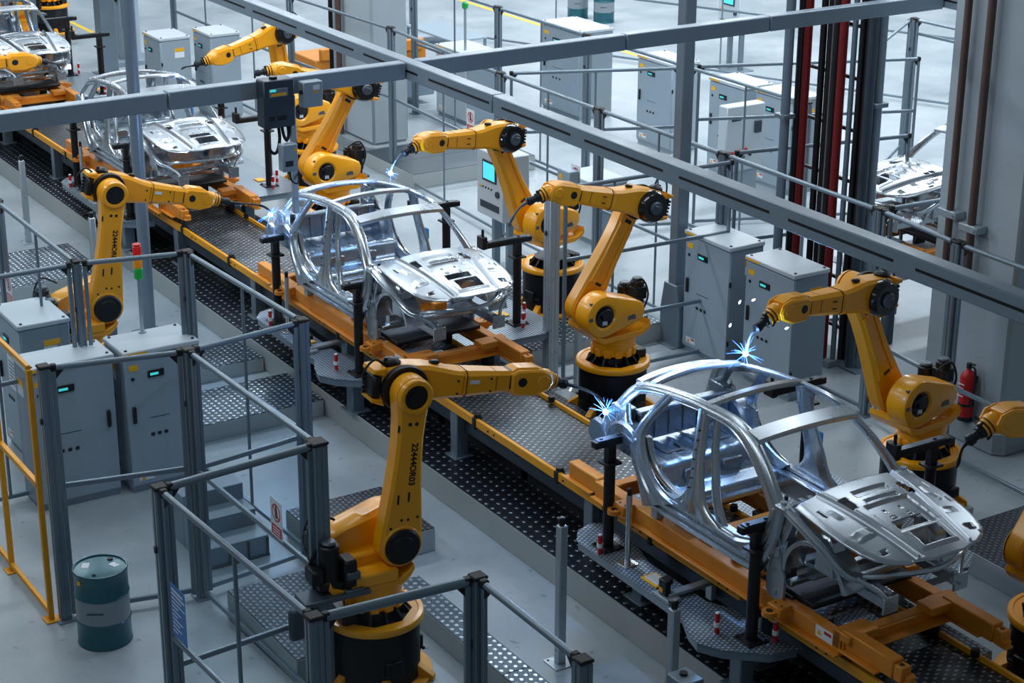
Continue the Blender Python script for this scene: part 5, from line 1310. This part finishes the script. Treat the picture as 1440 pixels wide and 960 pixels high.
t = thing('junction_box', 'small grey box with a warning label on the left cross beam', 'box', (-18.2, 8.77, 5.36), R(90))
s = MB(); s.box((-.115, -.14, 0), (.115, 0, .28), .008); b = s.build('housing', 'cabinet', t)
s = MB(); s.box((0, -.143, .19), (.08, -.14, .24)); s.build('warning_label', 'white', b); s = MB(); s.box((0, -.143, .155), (.06, -.14, .175)); s.build('caution_strip', 'label_yellow', b); s = MB(); s.cyl((-.115, -.1, .17), (-.14, -.1, .17), .025, n=12); s.build('knob', 'black', b)
t = thing('hanging_strut', 'aluminium strut hanging from the left cross beam with a small slotted box', 'strut', (-18.08, 8.52, 4.2), R(90))
s = MB(); s.box((-.03, -.03, 0), (.03, .03, 1.32), .005); s.build('strut', 'aluminium', t)
s = MB(); s.box((-.2, -.15, .52), (-.02, -.03, .82), .008); b = s.build('switch_box', 'cabinet', t)
s = MB(); s.box((-.17, -.154, .58), (-.08, -.15, .64)); s.build('slot', 'black', b); s = MB(); s.box((-.07, -.153, .74), (-.03, -.15, .77)); s.build('label', 'label_yellow', b)
s = MB(); s.tube(spline([(-.1, -.09, .52), (-.08, -.1, .4), (0, -.08, .36), (.03, -.04, .45)], 5), .01, 6); s.build('cable', 'rubber', t)

# ================================================================ drums, extinguisher, stand
def drum(x, y, label, m2='drum_grey'):
    t = thing('steel_drum', label, 'drum', (x, y, 0), 0)
    s = MB(); s.lathe([(0, .285), (.008, .295), (.02, .288), (.27, .286), (.285, .296), (.3, .286)], 40, UPZ); s.lathe([(.57, .286), (.585, .296), (.6, .286), (.85, .286), (.862, .295), (.875, .29), (.875, .272), (.86, .268)], 40, UPZ, caps=False)
    s.lathe([(.855, .27), (.86, .27)], 40, UPZ); s.build('shell', 'drum_teal', t)
    s = MB(); s.lathe([(.3, .287), (.57, .287)], 40, UPZ, caps=False); b = s.build('middle_band', m2, t)
    s = MB(); s.cyl((-.12, .16, .86), (-.12, .16, .875), .03, n=14); s.cyl((.14, -.12, .86), (.14, -.12, .87), .02, n=12); s.build('bung', 'black', t)
    s = MB(); s.box((.02, .1, .861), (.12, .17, .863), 0, Matrix.Rotation(R(20), 4, 'Z')); s.box((-.1, -.2, .861), (.02, -.12, .863), 0, Matrix.Rotation(R(-30), 4, 'Z')); s.build('paper_label', 'white', t)
    s = MB(); s.box((-.12, -.292, .44), (.06, -.287, .455), 0, Matrix.Rotation(R(60), 4, 'Z')); s.build('print', 'dark_metal', b)
    s = MB(); s.box((-.03, -.295, .76), (.02, -.285, .8), 0, Matrix.Rotation(R(20), 4, 'Z')); s.build('tag', 'label_yellow', t)
    return t
drum(-17.46, 5.78, 'teal oil drum with grey band on the floor at lower left', 'drum_grey')
drum(-43.6, 29.45, 'teal and white drum at the top edge, left of the pair')
drum(-42.75, 29.75, 'teal and white drum at the top edge, right of the pair')
t = thing('fire_extinguisher', 'red fire extinguisher hanging on the big right column', 'extinguisher', (-16.47, 17.49, .34))
s = MB(); s.lathe([(0, .09), (.01, .105), (.6, .105), (.67, .075), (.7, .03), (.74, .03)], 24, UPZ); s.build('cylinder', 'red', t)
s = MB(); s.lathe([(-.005, .108), (.05, .108)], 24, UPZ); s.lathe([(.2, .108), (.24, .108)], 24, UPZ); s.box((-.05, .09, .5), (.05, .13, .6), .004); s.build('wall_bracket', 'black', t)
s = MB(); s.box((-.03, -.03, .72), (.03, .03, .8), .008); s.bar((0, 0, .8), (.14, -.04, .82), .03, .02, .004); s.tube(spline([(.03, 0, .76), (.13, -.02, .74), (.15, -.02, .5), (.13, -.02, .3)], 5), .014, 8); s.box((.11, -.04, .22), (.15, .0, .38), .008); s.build('valve_and_hose', 'black', t)
s = MB()
for k in range(4): s.box((-.07, -.108, .34 + .055 * k), (.03 + .01 * (k % 2), -.1, .355 + .055 * k))
s.build('label_print', 'white', t)
t = thing('hose_holder', 'small red hand lamp hanging on the fence post near the right robot', 'lamp', (-17.95, 17.0, 1.7))
s = MB(); s.cyl((0, -.1, 0), (.03, -.1, .26), .03, n=10); s.build('handle', 'red', t); s = MB(); s.box((-.03, -.16, .26), (.09, -.04, .34), .015); s.build('head', 'black', t)
# desk with monitor near the top centre
t = thing('work_desk', 'blue-grey work desk with tilted supports near the top centre', 'desk', (-39.8, 22.9, 0))
s = MB(); s.box((-1.0, -.5, .95), (1.3, .5, 1.0), .01); s.box((-1.0, -.5, .6), (-.2, .5, .64), .01); s.build('table_top', 'cabinet', t)
for x, y in ((-.95, -.45), (1.25, -.45), (-.95, .45), (1.25, .45)):
    s = MB(); s.box((x - .03, y - .03, 0), (x + .03, y + .03, .95), .006); s.build('leg', 'grey_metal', t)
t = thing('stop_button_post', 'slim post with a green mushroom button near the top centre', 'post', (-35.0, 20.7, 1.6))
s = MB(); s.cyl((0, 0, 0), (0, 0, .9), .03, n=10); s.build('pole', 'aluminium', t); s = MB(); s.cyl((0, 0, .9), (0, 0, 1.06), .07, n=16, ch=.03); s.build('button', 'lens_green', t)
# pale blue machine housing, top left
t = thing('machine_housing', 'tall pale blue cylinder housing at the top left behind the fence', 'machine', (-44.6, 16.6, 0))
s = MB(); s.cyl((0, 0, 0), (0, 0, 2.6), .3, n=28, ch=.02); s.build('housing', 'cabinet', t); s = MB(); s.box((-.5, -.5, 0), (.5, .5, .12), .01); s.build('plinth', 'beam_grey', t)
s = MB(); s.cyl((.1, -.28, 1.6), (.12, -.34, 1.6), .05, n=10); s.build('knob', 'black', t)
# ================================================================ welding arcs
def arc_(x, y, z, label, n=30, r=.24):
    t = thing('welding_arc', label, 'sparks', (x, y, z), 0, 'blue welding arcs at the torch tips')
    s = MB(); s.lathe([(-.03, .0), (-.02, .022), (0, .03), (.02, .022), (.03, .0)], 14, UPZ); s.build('arc_core', 'arc_core', t)
    random.seed(int(x * 10)); s = MB()
    for k in range(n):
        d = Vector((random.gauss(0, 1), random.gauss(0, 1), random.gauss(.25, .9))).normalized(); L = r * (.3 + .7 * random.random())
        s.tube([tuple(d * .03), tuple(d * L * .6 + Vector((0, 0, -.01))), tuple(d * L + Vector((0, 0, -.03)))], [(.0026), .0016, .0005], 5)
    s.build('spark_streak', 'arc_streak', t)['kind'] = 'stuff'
    return t
arc_(-15.01, 10.58, 2.48, 'blue-white welding arc at the rear corner of the nearest car body')
arc_(-14.56, 12.07, 2.99, 'blue-white welding arc on the roof of the nearest car body')
arc_(-23.29, 10.58, 2.5, 'blue-white welding arc at the rear corner of the second car body')
arc_(-30.0, 12.0, 3.02, 'tiny blue welding arc on the roof of the third car body', 10, .12)
arc_(-22.48, 12.07, 3.08, 'small blue welding arc on the roof of the second car body', 14, .16)
fl = [(-14.75, 12.3, 3.5), (-15.1, 12.4, 3.35), (-14.9, 12.7, 3.25), (-15.0, 12.2, 3.15), (-14.3, 12.4, 3.3), (-16.3, 11.0, 2.2), (-24.1, 11.2, 2.3)]
for k, p in enumerate(fl):
    s = MB(); s.lathe([(-.03, 0), (-.01, .012), (.012, .01), (.03, 0)], 8, frame((0, 0, 0), (.4, .2, 1 if k % 2 else .3)))
    o = s.build('flying_spark', 'arc_fleck', None, p); tag(o, 'tiny white spark fleck flying near a welding arc', 'spark', 'flying spark flecks')

pole(-43.63, 15.68, .2, 4.5, 'wide square grey column at the top left before the pale blue cylinder', True)
# ================================================================ camera, light, view
cam = bpy.data.cameras.new('camera'); co = bpy.data.objects.new('camera', cam); COL.objects.link(co)
cam.sensor_fit = 'HORIZONTAL'; cam.sensor_width = 36; cam.lens = 2645.907 / 1440 * 36; cam.clip_end = 300
P, RO, YA = R(20.7775), R(-.27894), R(147.9206)
fwd = Vector((math.cos(YA) * math.cos(P), math.sin(YA) * math.cos(P), -math.sin(P)))
right = Vector((math.sin(YA), -math.cos(YA), 0)); down = fwd.cross(right)
r2 = right * math.cos(RO) + down * math.sin(RO); d2 = -right * math.sin(RO) + down * math.cos(RO)
M = Matrix((r2, -d2, -fwd)).transposed().to_4x4(); M.translation = (0, 0, 10.23)
co.matrix_world = M; SC.camera = co

def area(x, y, z, sx, sy, power, col=(.86, .94, 1), rx=0, ry=0, rz=0):
    l = bpy.data.lights.new('ceiling_and_fill_light', 'AREA'); l.shape = 'RECTANGLE'; l.size = sx; l.size_y = sy; l.energy = power; l.color = col
    o = bpy.data.objects.new('ceiling_and_fill_light', l); COL.objects.link(o); o.location = (x, y, z); o.rotation_euler = (R(rx), R(ry), R(rz)); return o
for x in (-18, -26, -34, -44, -56):
    for y in (10, 18, 27, 38):
        k = {10: .75, 18: .95, 27: 1.6, 38: 1.9}[y] * {-18: .42, -26: 1.1, -34: 1.15, -44: 1.15, -56: 1.15}[x]
        area(x, y, 9.6, .9, 6.0, 470 * k)
for x, e in ((-13, 70), (-19, 110), (-26, 230), (-34, 260)):  # added fill lamps, out of view, tilted to brighten faces on the near side
    area(x, 3.0, 9.4, 4.0, 1.0, e, rx=38)
w = bpy.data.worlds.new('world'); SC.world = w; w.use_nodes = True
w.node_tree.nodes['Background'].inputs[0].default_value = (.46, .58, .68, 1); w.node_tree.nodes['Background'].inputs[1].default_value = .2
def spark_light(p, e, r=.03):
    l = bpy.data.lights.new('arc_light', 'POINT'); l.energy = e; l.color = (.25, .5, 1); l.shadow_soft_size = r
    o = bpy.data.objects.new('arc_light', l); COL.objects.link(o); o.location = p
spark_light((-15.02, 10.53, 2.56), 60); spark_light((-14.5, 12.0, 3.08), 50); spark_light((-23.3, 10.5, 2.6), 60); spark_light((-22.44, 12.0, 3.17), 40)
vs = SC.view_settings; vs.view_transform = 'Standard'; vs.look = 'None'; vs.gamma = 1; vs.exposure = 0; vs.use_curve_mapping = False
SC.cycles.use_denoising = True; SC.cycles.max_bounces = 6; SC.cycles.diffuse_bounces = 3; SC.cycles.glossy_bounces = 4; SC.cycles.transparent_max_bounces = 12
SC.cycles.sample_clamp_indirect = 4; SC.cycles.sample_clamp_direct = 30
